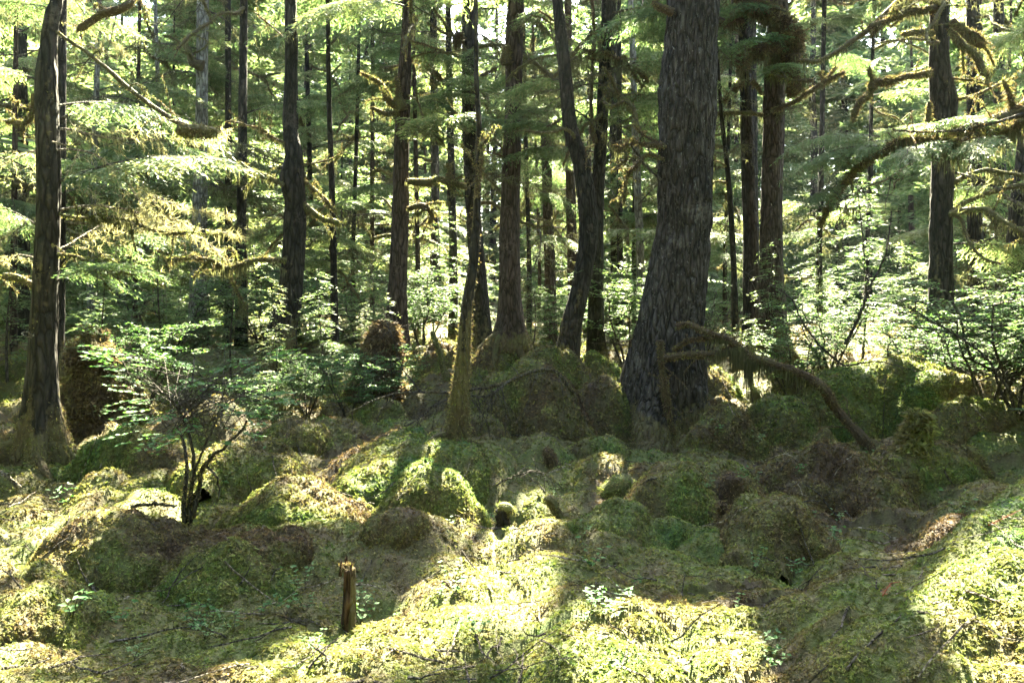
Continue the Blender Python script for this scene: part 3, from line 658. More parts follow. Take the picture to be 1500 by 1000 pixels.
def stand(name, label, cat, pts, Y, mat, furrow=.06, flare=.8, mossz=.6, mossall=.1, top=15.0, nseg=28, seed=1, sprigs=2500, dy=0, group=None, rings=None, lean_top=0.0):
    """pts: (px, py, width px) from high to low; the last one is where the trunk meets the ground."""
    rng = np.random.default_rng(seed)
    P = [np.append(px2w(a, b, Y + dy * k / max(len(pts) - 1, 1)), w_ / F * Y / 2) for k, (a, b, w_) in enumerate(pts)]
    x0, y0 = P[-1][0], P[-1][1]; zb = surf1(x0, y0)
    P[-1][2] = min(zb, P[-2][2] - .05) - .10
    P = P[::-1]
    if top:
        tp = P[-1]; h = top - tp[2]
        if h > 0:
            for f_ in (.25, .5, .75, 1.0):
                P.append(np.array([tp[0] + lean_top * f_ * h, tp[1] + rng.normal(0, .1), tp[2] + h * f_, tp[3] * (1 - .8 * f_) + .01]))
    P = np.array(P); hgt = P[-1][2] - P[0][2]
    n = rings or int(min(hgt, 8) / .05) + 20
    d = np.concatenate([[0], np.cumsum(np.linalg.norm(np.diff(P[:, :3], axis=0), axis=1))])
    Cn = smooth_path(P, n * 3)
    # denser rings low down, sparser above the frame
    zc = Cn[:, 2]; zs = np.unique(np.concatenate([np.linspace(zc[0], min(zc[-1], 8), n), np.linspace(min(zc[-1], 8), zc[-1], 16)]))
    mono = np.maximum.accumulate(zc + np.arange(len(zc)) * 1e-7); Cn = np.stack([np.interp(zs, mono, Cn[:, k]) for k in range(4)], -1)
    root = thing(name, label, cat, (x0, y0, zb), group)
    mb = MB(); loc = np.array([x0, y0, zb]); C = Cn[:, :3] - loc
    VP, VN, pr, tot = trunk_mesh(mb, C, Cn[:, 3], nseg, mat, rng, furrow, flare, 0, mossz, mossall)
    mb.build('trunk', parent=root)
    if sprigs and tot > 1e-6:
        mm = MB(); k = rng.choice(len(VP), sprigs, p=pr); jit = rng.normal(0, .012, (sprigs, 3))
        low = VP[k][:, 2] < 5
        k = k[low]; jit = jit[low]; q = len(k)
        if q:
            blades(mm, VP[k] + jit, VN[k] * .8 + rng.normal(0, .55, (q, 3)) + [0, 0, -.25], rng.uniform(.012, .03, q) * max(1, Y / 9), .009 * max(1, Y / 9), M_MOSS, np.clip(rng.normal(.32, .14, q), 0, 1), None, rng)
            mm.build('moss', parent=root, kind='stuff', smooth=False)
    TREES.append(dict(root=root, C=Cn[:, :3], R=Cn[:, 3], Y=Y, loc=loc))
    return root, Cn
def at_z(Cn, z): return np.array([np.interp(z, Cn[:, 2], Cn[:, k]) for k in range(3)])

def limb(root, path, Y, r0, r1, seed, hang=.12, fuzz=.03, tint=.3, dens=80, twigs=6, dys=None, name='branch', lump=.6, core=None, label=None):
    """A mossy limb of a tree along photo pixels at depth Y (a list dys bends it nearer or farther)."""
    rng = np.random.default_rng(seed); mb = MB(); loc = np.array(root.location)
    dys = dys or [0] * len(path)
    pts = [px2w(a, b, Y + dys[k]) - loc for k, (a, b) in enumerate(path)]
    C_ = mossy_limb(mb, pts, r0, r1, rng, hang, fuzz, tint * .75, dens, twigs + 4, lump, core)
    if len(path) > 3 and name == 'branch':
        for _ in range(3):
            k = rng.integers(len(C_) // 4, len(C_) - 2); d = unit(unit(C_[k + 1] - C_[k - 1]) * .7 + rng.normal(0, .6, 3)); l = rng.uniform(.15, .40) * max(1, Y / 11); rr_ = (r0 + r1) * .5 * rng.uniform(.25, .5)
            mossy_limb(mb, [C_[k], C_[k] + d * l * .5 + rng.normal(0, .03, 3), C_[k] + d * l + [0, 0, -.12 * l] + rng.normal(0, .04, 3)], rr_, rr_ * .3, rng, hang, fuzz, tint, dens * .7, 5, lump, core)
    o = mb.build(name, parent=root, smooth=False)
    if label: o['label'] = label
    return o

T = {}
T['near_left'] = stand('hemlock_tree', 'near dark trunk at left with a sunlit rim, rising from bright moss', 'tree',
    [(84, -20, 16), (76, 25, 20), (70, 75, 22), (68, 115, 29), (70, 200, 31), (71, 300, 31), (66, 420, 33), (62, 520, 36), (58, 600, 40), (56, 655, 44), (55, 690, 52)], 7.25, M_BARK, .10, .9, .30, .22, 9, 40, 31, 5000)
T['behind_left'] = stand('hemlock_tree', 'thin dark trunk close behind the near left trunk', 'tree',
    [(92, 0, 11), (90, 150, 13), (88, 330, 15), (86, 480, 16), (84, 575, 20)], 11.0, M_BARK, .06, .5, .5, .1, 12, 20, 32, 1200)
T['pale_far'] = stand('spruce_tree', 'pale grey far trunk with an upturned mossy arm, upper left', 'tree',
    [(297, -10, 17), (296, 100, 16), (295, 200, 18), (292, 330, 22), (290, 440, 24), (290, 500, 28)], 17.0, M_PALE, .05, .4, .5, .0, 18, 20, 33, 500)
T['black_left'] = stand('hemlock_tree', 'crooked black trunk with a swollen middle, left of centre', 'tree',
    [(425, -10, 17), (427, 80, 18), (424, 180, 20), (430, 225, 24), (428, 262, 34), (432, 300, 30), (430, 380, 32), (424, 440, 34), (412, 490, 42), (404, 560, 56)], 11.5, M_BARK, .10, .7, .8, .22, 15, 32, 34, 3500)
T['thin_left'] = stand('hemlock_tree', 'slim black pole of a tree right of the crooked black trunk', 'tree',
    [(480, -10, 6), (482, 150, 7), (487, 300, 9), (490, 450, 10), (493, 560, 13)], 12.5, M_BARK, .05, .5, .3, .1, 12, 12, 35, 300)
T['brown_left'] = stand('cedar_tree', 'brown fibrous trunk with upright mossy stubs, left of centre', 'tree',
    [(598, -10, 14), (595, 60, 16), (591, 140, 20), (588, 220, 22), (586, 320, 24), (582, 430, 27), (579, 510, 36)], 13.5, M_BROWN, .10, .7, .3, .1, 10, 28, 36, 1500)
T['black_mid'] = stand('hemlock_tree', 'black trunk leaning behind the slender mossy tree, centre', 'tree',
    [(686, -10, 17), (686, 130, 19), (690, 250, 20), (696, 350, 22), (703, 430, 24), (708, 490, 34)], 14.5, M_BARK, .07, .7, .4, .15, 16, 24, 37, 1200)
T['slender'] = stand('hemlock_tree', 'slender leaning mossy tree growing on top of the broad green mound', 'tree',
    [(697, -10, 6), (698, 120, 7), (702, 200, 8), (699, 290, 10), (694, 380, 13), (684, 450, 16), (678, 530, 20), (673, 590, 24), (671, 640, 28), (676, 668, 46)], 7.1, M_BARK, .08, .35, .6, .32, 4.8, 24, 38, 5000)
T['straight'] = stand('cedar_tree', 'straight reddish brown trunk in the very centre', 'tree',
    [(757, -10, 23), (753, 60, 25), (752, 160, 25), (749, 240, 27), (747, 340, 29), (747, 430, 30), (748, 505, 42)], 12.8, M_BROWN, .10, .6, .3, .05, 10, 32, 39, 1200)
T['snag'] = stand('dead_tree', 'broken topped grey snag standing behind the leaning trunk', 'tree',
    [(800, 182, 17), (801, 250, 15), (803, 330, 15), (806, 400, 16), (807, 490, 20)], 19.0, M_BROWN, .06, .5, .3, .0, 0, 18, 40, 300)
T['plain_far'] = stand('hemlock_tree', 'plain brown far trunk just left of the leaning trunk', 'tree',
    [(832, -10, 10), (834, 200, 13), (837, 330, 15), (840, 440, 16), (842, 500, 20)], 19.5, M_BROWN, .06, .5, .3, .0, 17, 18, 41, 300)
T['leaning'] = stand('hemlock_tree', 'dark bent trunk leaning left above, its foot mossy on the olive dome', 'tree',
    [(815, -10, 14), (822, 50, 17), (829, 120, 19), (836, 190, 21), (850, 235, 25), (859, 290, 27), (862, 345, 27), (855, 395, 27), (846, 440, 28), (835, 490, 32), (824, 535, 42)], 11.3, M_BARK, .07, .6, .7, .18, 7, 28, 42, 4500)
T['beside_leaning'] = stand('hemlock_tree', 'upright dark trunk just right of the bent leaning one', 'tree',
    [(889, -10, 14), (887, 80, 17), (882, 180, 18), (876, 270, 19), (873, 360, 21), (873, 440, 22), (873, 520, 28)], 12.4, M_BARK, .06, .5, .3, .15, 11, 24, 43, 1000)
T['big'] = stand('spruce_tree', 'huge grey furrowed trunk dominating right of centre', 'tree',
    [(1015, -20, 70), (1011, 60, 71), (1007, 150, 77), (1004, 230, 75), (1001, 330, 75), (993, 400, 79), (984, 470, 86), (977, 540, 96), (973, 600, 104), (972, 650, 112)], 9.3, M_GREY, .12, .58, .42, .03, 18, 150, 44, 9000, rings=330)
T['pair_left'] = stand('hemlock_tree', 'black trunk right of the huge trunk, left one of a pair', 'tree',
    [(1088, -10, 14), (1091, 90, 16), (1094, 180, 18), (1097, 280, 20), (1100, 350, 22), (1102, 480, 28)], 13.5, M_BARK, .06, .5, .3, .12, 15, 22, 45, 700)
T['pair_right'] = stand('cedar_tree', 'twin ridged brown trunk carrying the massive mossy arch', 'tree',
    [(1142, -10, 24), (1138, 70, 28), (1133, 170, 30), (1131, 260, 30), (1130, 340, 31), (1130, 490, 40)], 13.0, M_BROWN, .14, .6, .3, .12, 14, 28, 46, 1000)
T['right'] = stand('hemlock_tree', 'dark mossy trunk at upper right with crooked moss sleeved arms', 'tree',
    [(1377, -20, 26), (1376, 50, 26), (1376, 100, 29), (1382, 150, 35), (1384, 200, 33), (1381, 260, 30), (1379, 320, 30), (1378, 400, 32), (1378, 480, 42)], 11.0, M_BARK, .14, .6, .5, .22, 15, 30, 47, 2600)
T['far_right'] = stand('hemlock_tree', 'dark trunk at the right edge behind pale leaved shrubs', 'tree',
    [(1530, 0, 22), (1512, 150, 26), (1503, 260, 32), (1499, 330, 40), (1497, 500, 50)], 12.0, M_BARK, .06, .5, .3, .15, 15, 24, 48, 400)
T['thin_right'] = stand('hemlock_tree', 'thin crooked pole between the huge trunk and the black pair', 'tree',
    [(1050, 60, 4), (1056, 160, 6), (1064, 230, 7), (1070, 300, 8), (1075, 400, 9), (1078, 500, 12)], 13.0, M_BARK, .05, .5, .3, .2, 8, 10, 49, 200)
T['off_right'] = stand('spruce_tree', 'tree beyond the right edge whose mossy bough reaches into view', 'tree',
    [(1830, -20, 60), (1820, 200, 62), (1810, 500, 80)], 8.4, M_BARK, .06, .5, .5, .2, 15, 32, 50, 500)
far_t = [
    (20, 3, 14, 'thin dark trunk at the far left edge'), (35, 2, 18, 'slim trunk in the shade left of the near trunk'), (133, 4, 17, 'slim grey trunk right of the near left trunk'),
    (198, 3, 19, 'slim trunk in the glowing foliage at left'), (240, 4, 21, 'distant trunk left of the pale grey one'), (335, 5, 18, 'far dark trunk right of the pale grey one'),
    (353, 6, 16, 'stout far trunk left of the crooked black trunk'), (458, 4, 20, 'distant trunk between the crooked black trunk and the slim pole'), (517, 3, 19, 'distant slim trunk right of the slim black pole'),
    (545, 4, 22, 'distant trunk left of the brown fibrous one'), (612, 3, 17, 'thin far trunk at the right flank of the brown fibrous one'), (664, 5, 17, 'dark far trunk left of the black centre trunk'),
    (640, 4, 23, 'faint far trunk left of the centre'), (775, 3, 18, 'narrow far trunk touching the straight brown one'), (790, 2.5, 22, 'faint narrow trunk beside the broken snag'),
    (908, 5, 22, 'far trunk in the gap left of the huge trunk'), (938, 6, 20, 'pale far trunk close to the left of the huge trunk'), (1062, 3, 20, 'far trunk in the gap right of the huge trunk'),
    (1200, 5, 23, 'far trunk veiled by hemlock sprays right of the twin ridged trunk'), (1270, 4, 25, 'faint far trunk under the crooked moss sleeved arms'), (1440, 5, 21, 'far trunk right of the dark mossy one'),
]
for q, (fx, fw, fY, lab) in enumerate(far_t):
    wpx = fw * 2 * 20 / fY; l = random.uniform(-14, 14)
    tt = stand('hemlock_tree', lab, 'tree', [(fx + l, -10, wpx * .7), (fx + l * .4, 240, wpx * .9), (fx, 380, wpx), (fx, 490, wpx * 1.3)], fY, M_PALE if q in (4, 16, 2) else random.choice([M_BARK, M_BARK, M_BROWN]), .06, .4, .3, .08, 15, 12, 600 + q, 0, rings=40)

CLOUD = {}
def cloud(me):
    if me.name not in CLOUD:
        v = np.empty(len(me.vertices) * 3, np.float32); me.vertices.foreach_get('co', v); v = v.reshape(-1, 3).astype(float); CLOUD[me.name] = v[np.random.default_rng(1).choice(len(v), 110)]
    return CLOUD[me.name]
def world_cloud(me, loc, rot, s_):
    M = Euler(rot).to_matrix(); return cloud(me) @ np.array(M).T * s_ + loc
def try_branch(tr, z, az, ln, pitch, kind, Lproto, allow=1, name='branch'):
    p = at_z(tr['C'], z) if z > tr['C'][0][2] else tr['C'][0]; r = np.interp(z, tr['C'][:, 2], tr['R'])
    d = np.array([math.cos(az), math.sin(az), 0]); s_ = ln / Lproto; me = random.choice(kind); rot = (random.gauss(0, .12), -pitch, az); W_ = world_cloud(me, p + d * r * .6, rot, s_)
    if in_mask(W_).sum() > allow: return None
    place(me, name, tr['root'], tuple(p + d * r * .6 - tr['loc']), rot, s_); return W_
for q_, (key_, n_, t_) in enumerate([('near_left', 5, .3), ('behind_left', 4, .2), ('black_left', 6, .3), ('brown_left', 5, .2), ('black_mid', 5, .3), ('slender', 6, .4), ('straight', 6, .35), ('leaning', 5, .3), ('beside_leaning', 4, .3), ('pair_left', 4, .3), ('pair_right', 5, .3), ('right', 5, .3)]):
    roots(T[key_][0], T[key_][1], n_, 1500 + q_, t_, 2.6 if key_ == 'big' else 4.5)
def put_branch(tr, z, az, ln, pitch, kind, Lproto, name='branch'):
    """A shared branch mesh on a tree at height z, pointing to azimuth az (from +X)."""
    p = at_z(tr['C'], z) if z > tr['C'][0][2] else tr['C'][0]
    r = np.interp(z, tr['C'][:, 2], tr['R'])
    d = np.array([math.cos(az), math.sin(az), 0]); s = ln / Lproto
    return place(random.choice(kind), name, tr['root'], tuple(p + d * r * .6 - tr['loc']), (random.gauss(0, .12), -pitch, az), s)
# ---------------------------------------------------------------- unseen overhead branches, added to shade the floor between the light pools
sel = R.choice(len(_X), 9000); gp = np.stack([_X, _Yv, _Z], -1)[sel]; gp = gp[(~_lit[sel]) & (gp[:, 1] < 15)]
gp = np.vstack([gp, px2w(280, 575, 5.3) + R.normal(size=(500, 3)) * [.35, .3, .14], px2w(1400, 440, 8.5) + R.normal(size=(400, 3)) * [.8, .6, .4]])
pa, pb = to_plane(gp); keep = ~in_mask(gp); pa, pb, gp = pa[keep], pb[keep], gp[keep]; COVG = np.zeros(PMASK.shape)
nb = 0
extra = []  # extra trees put in to carry the shading branches
for k, (ex, ey) in enumerate([(-9.5, 12), (-5.2, 19), (5.8, 19.5), (8.6, 15), (11.5, 19), (-11, 18), (3.0, 24), (-2.5, 25.5)]):
    tt = stand('hemlock_tree', ['bare lower trunk beyond the left edge, carrying high branches', 'mid distance trunk in deep foliage left of the crooked black trunk', 'mid distance trunk behind the right shrubs', 'trunk among foliage right of the dark mossy trunk',
        'trunk far beyond the right edge', 'trunk far beyond the left edge', 'tall far trunk right behind the huge trunk', 'tall far trunk behind the slim black pole'][k], 'tree',
        [(750 + ex / ey * F, -10, 260 / ey), (750 + ex / ey * F + 5, 470, 330 / ey)], ey, M_BARK, .06, .4, .3, .1, 18, 14, 700 + k, 0, rings=40)
stands = [t for t in TREES if t['C'][-1][2] > 8.5]
gi, gj, gok = plane_idx(pa, pb); tries = 0
while tries < 9000 and nb < 880:
    tries += 1
    if tries % 20 == 1: need = np.clip(2.2 - COVG[gi, gj], 0, None); pk = R.choice(len(gp), 20, p=need / need.sum())
    z = R.uniform(6.3, 14); q = gp[pk[tries % 20 - 1]] + S * (z / S[2])
    if z < CAMZ + .385 * q[1] + .3: continue          # stays above the picture
    best = sorted(stands, key=lambda t: math.hypot(*(at_z(t['C'], min(z, t['C'][-1][2] - .3))[:2] - q[:2])))[0]
    zz = min(z, best['C'][-1][2] - .3); b = at_z(best['C'], zz); d = math.hypot(q[0] - b[0], q[1] - b[1])
    if d > 5.5 or d < .3: continue
    W_ = try_branch(best, zz, math.atan2(q[1] - b[1], q[0] - b[0]), max(1.1, d * R.uniform(1.1, 1.5)), R.uniform(-.05, .25), HEMC, 3.6, 2)
    if W_ is None: continue
    nb += 1; i, j, ok = plane_idx(*to_plane(W_))
    for di in (-3, 0, 3):
        for dj in (-3, 0, 3): np.add.at(COVG, (np.clip(i + di, 0, 638), np.clip(j + dj, 0, 798)), .32)
print('canopy branches', nb, 'tries', tries, 'covered', float((COVG[gi, gj] > 1.0).mean()))

# ---------------------------------------------------------------- hemlock branches seen in the picture
def dress(tr, n, zlo, zhi, kinds, lo, hi, seed, az=None, pitch=(-.25, .15), check=True):
    rng = random.Random(seed); k = 0; tries = 0
    while k < n and tries < n * 6:
        tries += 1
        z = rng.uniform(zlo, zhi); a = rng.uniform(0, 2 * math.pi) if az is None else rng.gauss(*az); ln = rng.uniform(lo, hi); p = rng.uniform(*pitch)
        if z > tr['C'][-1][2] - .2: continue
        kd = rng.choice(kinds)
        if try_branch(tr, z, a, ln, p, kd, {id(HEM): 2.4, id(HEMC): 3.6, id(MOSSY): 1.6, id(LICH): 1.7, id(TWG): 1.7}[id(kd)], 6) is not None: k += 1
by = {k: next(t for t in TREES if t['root'] == v[0]) for k, v in T.items()}
for key, n, zlo, zhi, kinds, lo, hi in [
    ('behind_left', 10, 2.4, 6, [HEM, LICH], 1.0, 2.0), ('pale_far', 12, 3, 8.5, [HEM], 1.6, 3.0), ('black_left', 14, 2.6, 6.2, [HEM, MOSSY, MOSSY], .9, 2.0),
    ('thin_left', 14, 2.0, 6, [HEM, HEM, MOSSY], .7, 1.6), ('brown_left', 14, 2.6, 7, [HEM, MOSSY], .9, 2.0), ('black_mid', 18, 2.4, 7, [HEM, MOSSY, MOSSY], .9, 2.2),
    ('straight', 10, 3.4, 7, [HEM, MOSSY], 1.0, 2.0), ('plain_far', 14, 3, 9, [HEM], 1.2, 2.6), ('snag', 6, 3.2, 5.4, [MOSSY, HEM], .8, 1.4), ('leaning', 8, 3.5, 6.5, [HEM, MOSSY], .9, 1.8),
    ('beside_leaning', 12, 3.0, 6.8, [HEM, MOSSY], 1.0, 2.0), ('pair_left', 12, 2.6, 7, [HEM, MOSSY], 1.0, 2.2), ('pair_right', 12, 2.6, 7, [HEM, MOSSY], 1.0, 2.2),
    ('right', 10, 2.2, 6, [HEM, MOSSY], 1.2, 2.4), ('far_right', 14, 2.0, 6.5, [HEM], 1.4, 2.8), ('thin_right', 10, 2.0, 5.5, [HEM, MOSSY], .6, 1.2)]:
    kinds = kinds + [TWG]; dress(by[key], int(n * 1.2), zlo, zhi, kinds, lo, hi, hash(key) % 1 + len(key) * 31 + n)
for q, t in enumerate(TREES[len(T):]):
    dress(t, 17, 2.0, CAMZ + .40 * t['Y'], [HEM, HEM, HEM, MOSSY, TWG], 1.2, 2.8, 900 + q)
# brightly lit lichen draped boughs around the near left trunk
nl = by['near_left']
for (z, az, ln, pt, kd) in [(2.35, .35, 1.5, .22, LICH), (2.9, -.25, 1.3, -.2, LICH), (3.3, .8, 1.7, .0, HEM), (2.0, .9, 1.3, .3, LICH), (2.9, 2.9, 1.2, 0, LICH), (2.2, 3.5, 1.1, .25, HEM), (1.9, 2.7, .9, .1, LICH), (3.5, 3.6, 1.1, .1, HEM), (1.7, -.1, 1.1, .15, HEM), (2.6, .1, 1.8, .05, HEM), (3.1, .3, 1.4, .3, LICH)]:
    KEEP.add(put_branch(nl, z, az, ln, pt, kd, 1.7 if kd is LICH else 2.4).name)
pf = by['behind_left']
for (z, az, ln, pt, kd) in [(3.4, .1, 2.3, .1, HEM), (2.6, -.2, 2.2, -.15, LICH), (3.0, .5, 2.0, .2, LICH), (4.0, -.1, 2.4, -.1, HEM), (2.2, .3, 1.9, .1, HEM)]:
    KEEP.add(put_branch(pf, z, az, ln, pt, kd, 1.7 if kd is LICH else 2.4).name)

# far wood: trees with joined crowns, further and further back
def far_tree_mesh(seed):
    rng = np.random.default_rng(seed); H_ = 15; mb = MB()
    for k in range(60):
        z = rng.uniform(.6, H_); az = rng.uniform(0, 6.283); L_ = (2.8 * (1 - z / (H_ + 1)) + .7) * rng.uniform(.7, 1.2)
        n = 140; u = rng.random(n) ** .7; off = rng.uniform(-1, 1, n) * .42 * L_ * (1.05 - u); d = np.array([math.cos(az), math.sin(az)]); sd = np.array([-d[1], d[0]])
        P = np.stack([d[0] * u * L_ + sd[0] * off, d[1] * u * L_ + sd[1] * off, z - .28 * u ** 2 * L_ - .25 * np.abs(off) + rng.normal(0, .05, n)], -1)
        D = np.stack([d[0] * .6 + sd[0] * np.sign(off) * .5, d[1] * .6 + sd[1] * np.sign(off) * .5, np.full(n, -.25)], -1) + rng.normal(0, .3, (n, 3))
        leaves(mb, P, D, np.array([0, 0, 1.]) + rng.normal(0, .4, (n, 3)), rng.uniform(.22, .42, n), rng.uniform(.05, .10, n), M_NEEDLE, rng=rng, fold=.02)
    return mb.mesh('crown', False)
def far_trunk_mesh(seed):
    rng = np.random.default_rng(seed); mb = MB(); t = np.linspace(0, 1, 24)
    C = np.stack([.25 * fbm(t * 2, t * 0 + seed, seed=seed), .2 * fbm(t * 2, t * 0 + seed + 9, seed=seed), t * 15.4 - .4], -1)
    tube(mb, C, .17 * (1 - .85 * t) * (1 + .5 * np.exp(-t * 40)), 10, random.choice([M_BARK, M_BROWN]), tint=.2); return mb.mesh('trunk', True)
FC = [far_tree_mesh(40 + k) for k in range(4)]; FT = [far_trunk_mesh(50 + k) for k in range(4)]
rf = random.Random(77); nft = 0; ntry = 0
while nft < 250 and ntry < 4000:
    y = 21 + 60 * rf.random() ** .9; x = rf.uniform(-.82, .82) * y
    px = 750 + x / y * F
    if 812 < px < 838 and rf.random() < .8: continue
    s = rf.uniform(.75, 1.15)
    s = rf.uniform(.40, .85) if y < 42 else rf.uniform(1.1, 1.7)
    zc = surf1(x, y); Wc = np.stack([x + R.normal(0, .8 * s, 120), y + R.normal(0, .8 * s, 120), zc + R.uniform(.5, 14, 120) * s], -1)
    if in_mask(Wc).sum() > 14: ntry += 1; continue
    r_ = thing('hemlock_tree', 'distant hemlock in the dense bright wood behind the named trunks', 'tree', (x, y, surf1(x, y)), 'distant hemlocks filling the background')
    place(FT[nft % 4], 'trunk', r_, (0, 0, 0), (0, 0, rf.uniform(0, 6)), s); place(rf.choice(FC), 'crown', r_, (0, 0, 0), (0, 0, rf.uniform(0, 6)), (s * rf.uniform(1.1, 1.5),) * 2 + (s,)); nft += 1

# the wood goes on behind and beside the camera; added to dim sky light
nb2 = 0
while nb2 < 48:
    x, y = rf.uniform(-26, 26), rf.uniform(-26, 18); d = math.hypot(x, y)
    if d < 4.2 or (y > 0 and abs(x) < .80 * y + 3.4): continue
    s = rf.uniform(1.1, 1.5)
    r_ = thing('hemlock_tree', 'hemlock of the surrounding wood outside the picture', 'tree', (x, y, surf1(x, y)), 'hemlocks standing outside the picture')
    place(FT[nb2 % 4], 'trunk', r_, (0, 0, 0), (0, 0, rf.uniform(0, 6)), s); place(rf.choice(FC), 'crown', r_, (0, 0, 0), (0, 0, rf.uniform(0, 6)), (s * 1.7, s * 1.7, s)); nb2 += 1

# ---------------------------------------------------------------- hand placed mossy limbs
g = lambda k: T[k][0]
N1 = 7.25
limb(g('near_left'), [(80, -45), (140, -40), (190, -14), (186, 8), (150, 22), (112, 46)], N1, .022, .036, 1, .08, .03, .35, dys=[0, .1, .2, .1, .1, .1])
limb(g('near_left'), [(74, 40), (112, 66), (150, 95), (190, 130), (230, 160), (262, 180), (290, 188), (318, 192)], N1, .010, .028, 2, .03, .012, .45, 40, 5, [0, 0, -.1, -.15, -.2, -.2, -.2, -.2])
limb(g('near_left'), [(262, 188), (285, 192), (318, 194)], N1 - .2, .050, .04, 3, .16, .045, .5, 200, 6)
limb(g('near_left'), [(50, 140), (48, 165), (35, 180), (5, 178)], N1, .025, .018, 4, .10, .03, .35)
limb(g('near_left'), [(78, 208), (100, 214), (122, 209)], N1 - .2, .008, .004, 5, .0, .006, .6, 20, 2, core=M_DEAD)
limb(g('near_left'), [(75, 312), (130, 320), (180, 322), (225, 338), (275, 342)], N1, .016, .010, 6, .14, .025, .55, 90, 8)
limb(g('near_left'), [(70, 372), (110, 376), (150, 395), (200, 402)], N1, .014, .010, 7, .08, .02, .55, 70, 8)
limb(g('near_left'), [(55, 420), (25, 408), (2, 405)], N1, .03, .03, 8, .16, .03, .5)
limb(g('pale_far'), [(296, 98), (284, 92), (276, 74), (268, 64)], 16.8, .11, .05, 9, .05, .05, .4, 60, 3)
limb(g('black_left'), [(420, 382), (372, 380), (335, 392), (300, 380), (245, 378)], 11.3, .035, .015, 10, .34, .05, .45, 130, 10, [0, -.2, -.4, -.5, -.5])
limb(g('black_left'), [(332, 388), (345, 420), (360, 455)], 11.0, .012, .02, 11, .25, .04, .45, 130, 3)
limb(g('black_left'), [(418, 58), (398, 40), (372, 18)], 11.5, .014, .006, 12, .03, .02, .3, 40, 5)
limb(g('black_left'), [(417, 210), (400, 200), (370, 185), (330, 178)], 11.4, .018, .01, 13, .2, .03, .3, 60, 8)
limb(g('black_left'), [(442, 262), (468, 285), (492, 310)], 11.5, .04, .03, 14, .14, .05, .5, 120, 4)
limb(g('black_left'), [(444, 300), (468, 318), (500, 328)], 11.5, .045, .03, 15, .12, .05, .55, 120, 4)
limb(g('black_left'), [(415, 270), (390, 258), (368, 250), (350, 236)], 11.3, .03, .02, 16, .15, .04, .5, 90, 6)
limb(g('black_left'), [(443, 240), (470, 238), (510, 222)], 11.5, .014, .008, 17, .05, .02, .4, 50, 6)
limb(g('brown_left'), [(585, 160), (568, 146), (556, 122), (528, 106)], 13.3, .06, .02, 18, .10, .05, .45, 120, 3)
limb(g('brown_left'), [(589, 162), (584, 140), (581, 112)], 13.2, .085, .03, 19, .05, .05, .45, 150, 1)
limb(g('brown_left'), [(584, 164), (565, 166), (542, 156)], 13.2, .045, .02, 20, .15, .05, .4, 120, 3)
limb(g('brown_left'), [(600, 60), (630, 68), (652, 75)], 13.4, .02, .01, 21, .08, .03, .3, 60, 5)
limb(g('brown_left'), [(598, 265), (625, 268), (642, 262), (660, 268), (684, 276)], 13.2, .06, .045, 22, .14, .05, .5, 160, 4)
limb(g('brown_left'), [(656, 268), (658, 252), (656, 238)], 13.2, .06, .04, 23, .04, .05, .6, 160, 0)
limb(g('brown_left'), [(598, 305), (618, 302), (632, 312), (630, 330)], 13.3, .05, .03, 24, .14, .04, .4, 120, 3)
limb(g('brown_left'), [(600, 180), (618, 192), (640, 202), (650, 212)], 13.3, .03, .05, 25, .10, .04, .45, 120, 3)
limb(g('black_mid'), [(688, 192), (670, 172), (655, 155), (648, 138)], 14.3, .07, .03, 26, .08, .05, .3, 120, 3)
limb(g('black_mid'), [(682, 115), (650, 118), (640, 108), (622, 90)], 14.3, .05, .02, 27, .2, .05, .35, 120, 5)
limb(g('black_mid'), [(694, 118), (712, 108), (728, 98)], 14.3, .05, .02, 28, .12, .04, .35, 100, 4)
limb(g('black_mid'), [(680, 48), (655, 50), (625, 32)], 14.3, .03, .02, 29, .12, .04, .35, 80, 4)
limb(g('black_mid'), [(676, 50), (670, 60), (668, 72)], 14.3, .12, .06, 30, .15, .06, .25, 150, 0)
limb(g('slender'), [(699, 290), (705, 250), (706, 225), (702, 205)], 7.0, .016, .014, 31, .06, .03, .35, 150, 2)
limb(g('straight'), [(742, 95), (741, 80), (744, 64)], 12.6, .075, .05, 32, .08, .05, .3, 180, 0)
limb(g('straight'), [(738, 230), (715, 222), (700, 215)], 12.7, .02, .01, 33, .05, .03, .3, 60, 4)
limb(g('snag'), [(800, 186), (812, 181), (822, 175)], 11.3, .02, .012, 34, .05, .02, .2, 60, 3)
limb(g('snag'), [(785, 185), (800, 178), (814, 186)], 19, .10, .06, 35, .25, .06, .3, 100, 4)
limb(g('beside_leaning'), [(836, 92), (850, 76), (870, 76), (895, 82), (925, 98), (950, 118)], 12.2, .025, .028, 36, .30, .05, .3, 160, 10)
limb(g('leaning'), [(824, 40), (805, 26), (786, 12)], 11.3, .015, .008, 37, .03, .02, .2, 50, 5)
limb(g('leaning'), [(822, 52), (800, 30), (775, 22)], 11.4, .010, .006, 38, .04, .02, .2, 50, 5)
limb(g('leaning'), [(857, 250), (859, 232), (858, 215)], 11.2, .012, .004, 39, .02, .02, .2, 50, 1)
limb(g('beside_leaning'), [(872, 210), (866, 170), (867, 120), (870, 60), (868, 0)], 12.3, .04, .02, 40, .06, .04, .3, 60, 8)
B9 = 9.1
limb(g('big'), [(972, 212), (945, 212), (925, 208), (900, 222)], B9, .035, .02, 41, .12, .04, .3, 130, 6)
limb(g('big'), [(972, 232), (948, 225), (935, 240), (918, 262), (912, 300)], B9, .022, .012, 42, .08, .03, .3, 90, 5)
limb(g('big'), [(968, 265), (945, 240), (925, 215), (908, 190)], B9, .016, .008, 43, .0, .006, .2, 10, 3, core=M_TWIG)
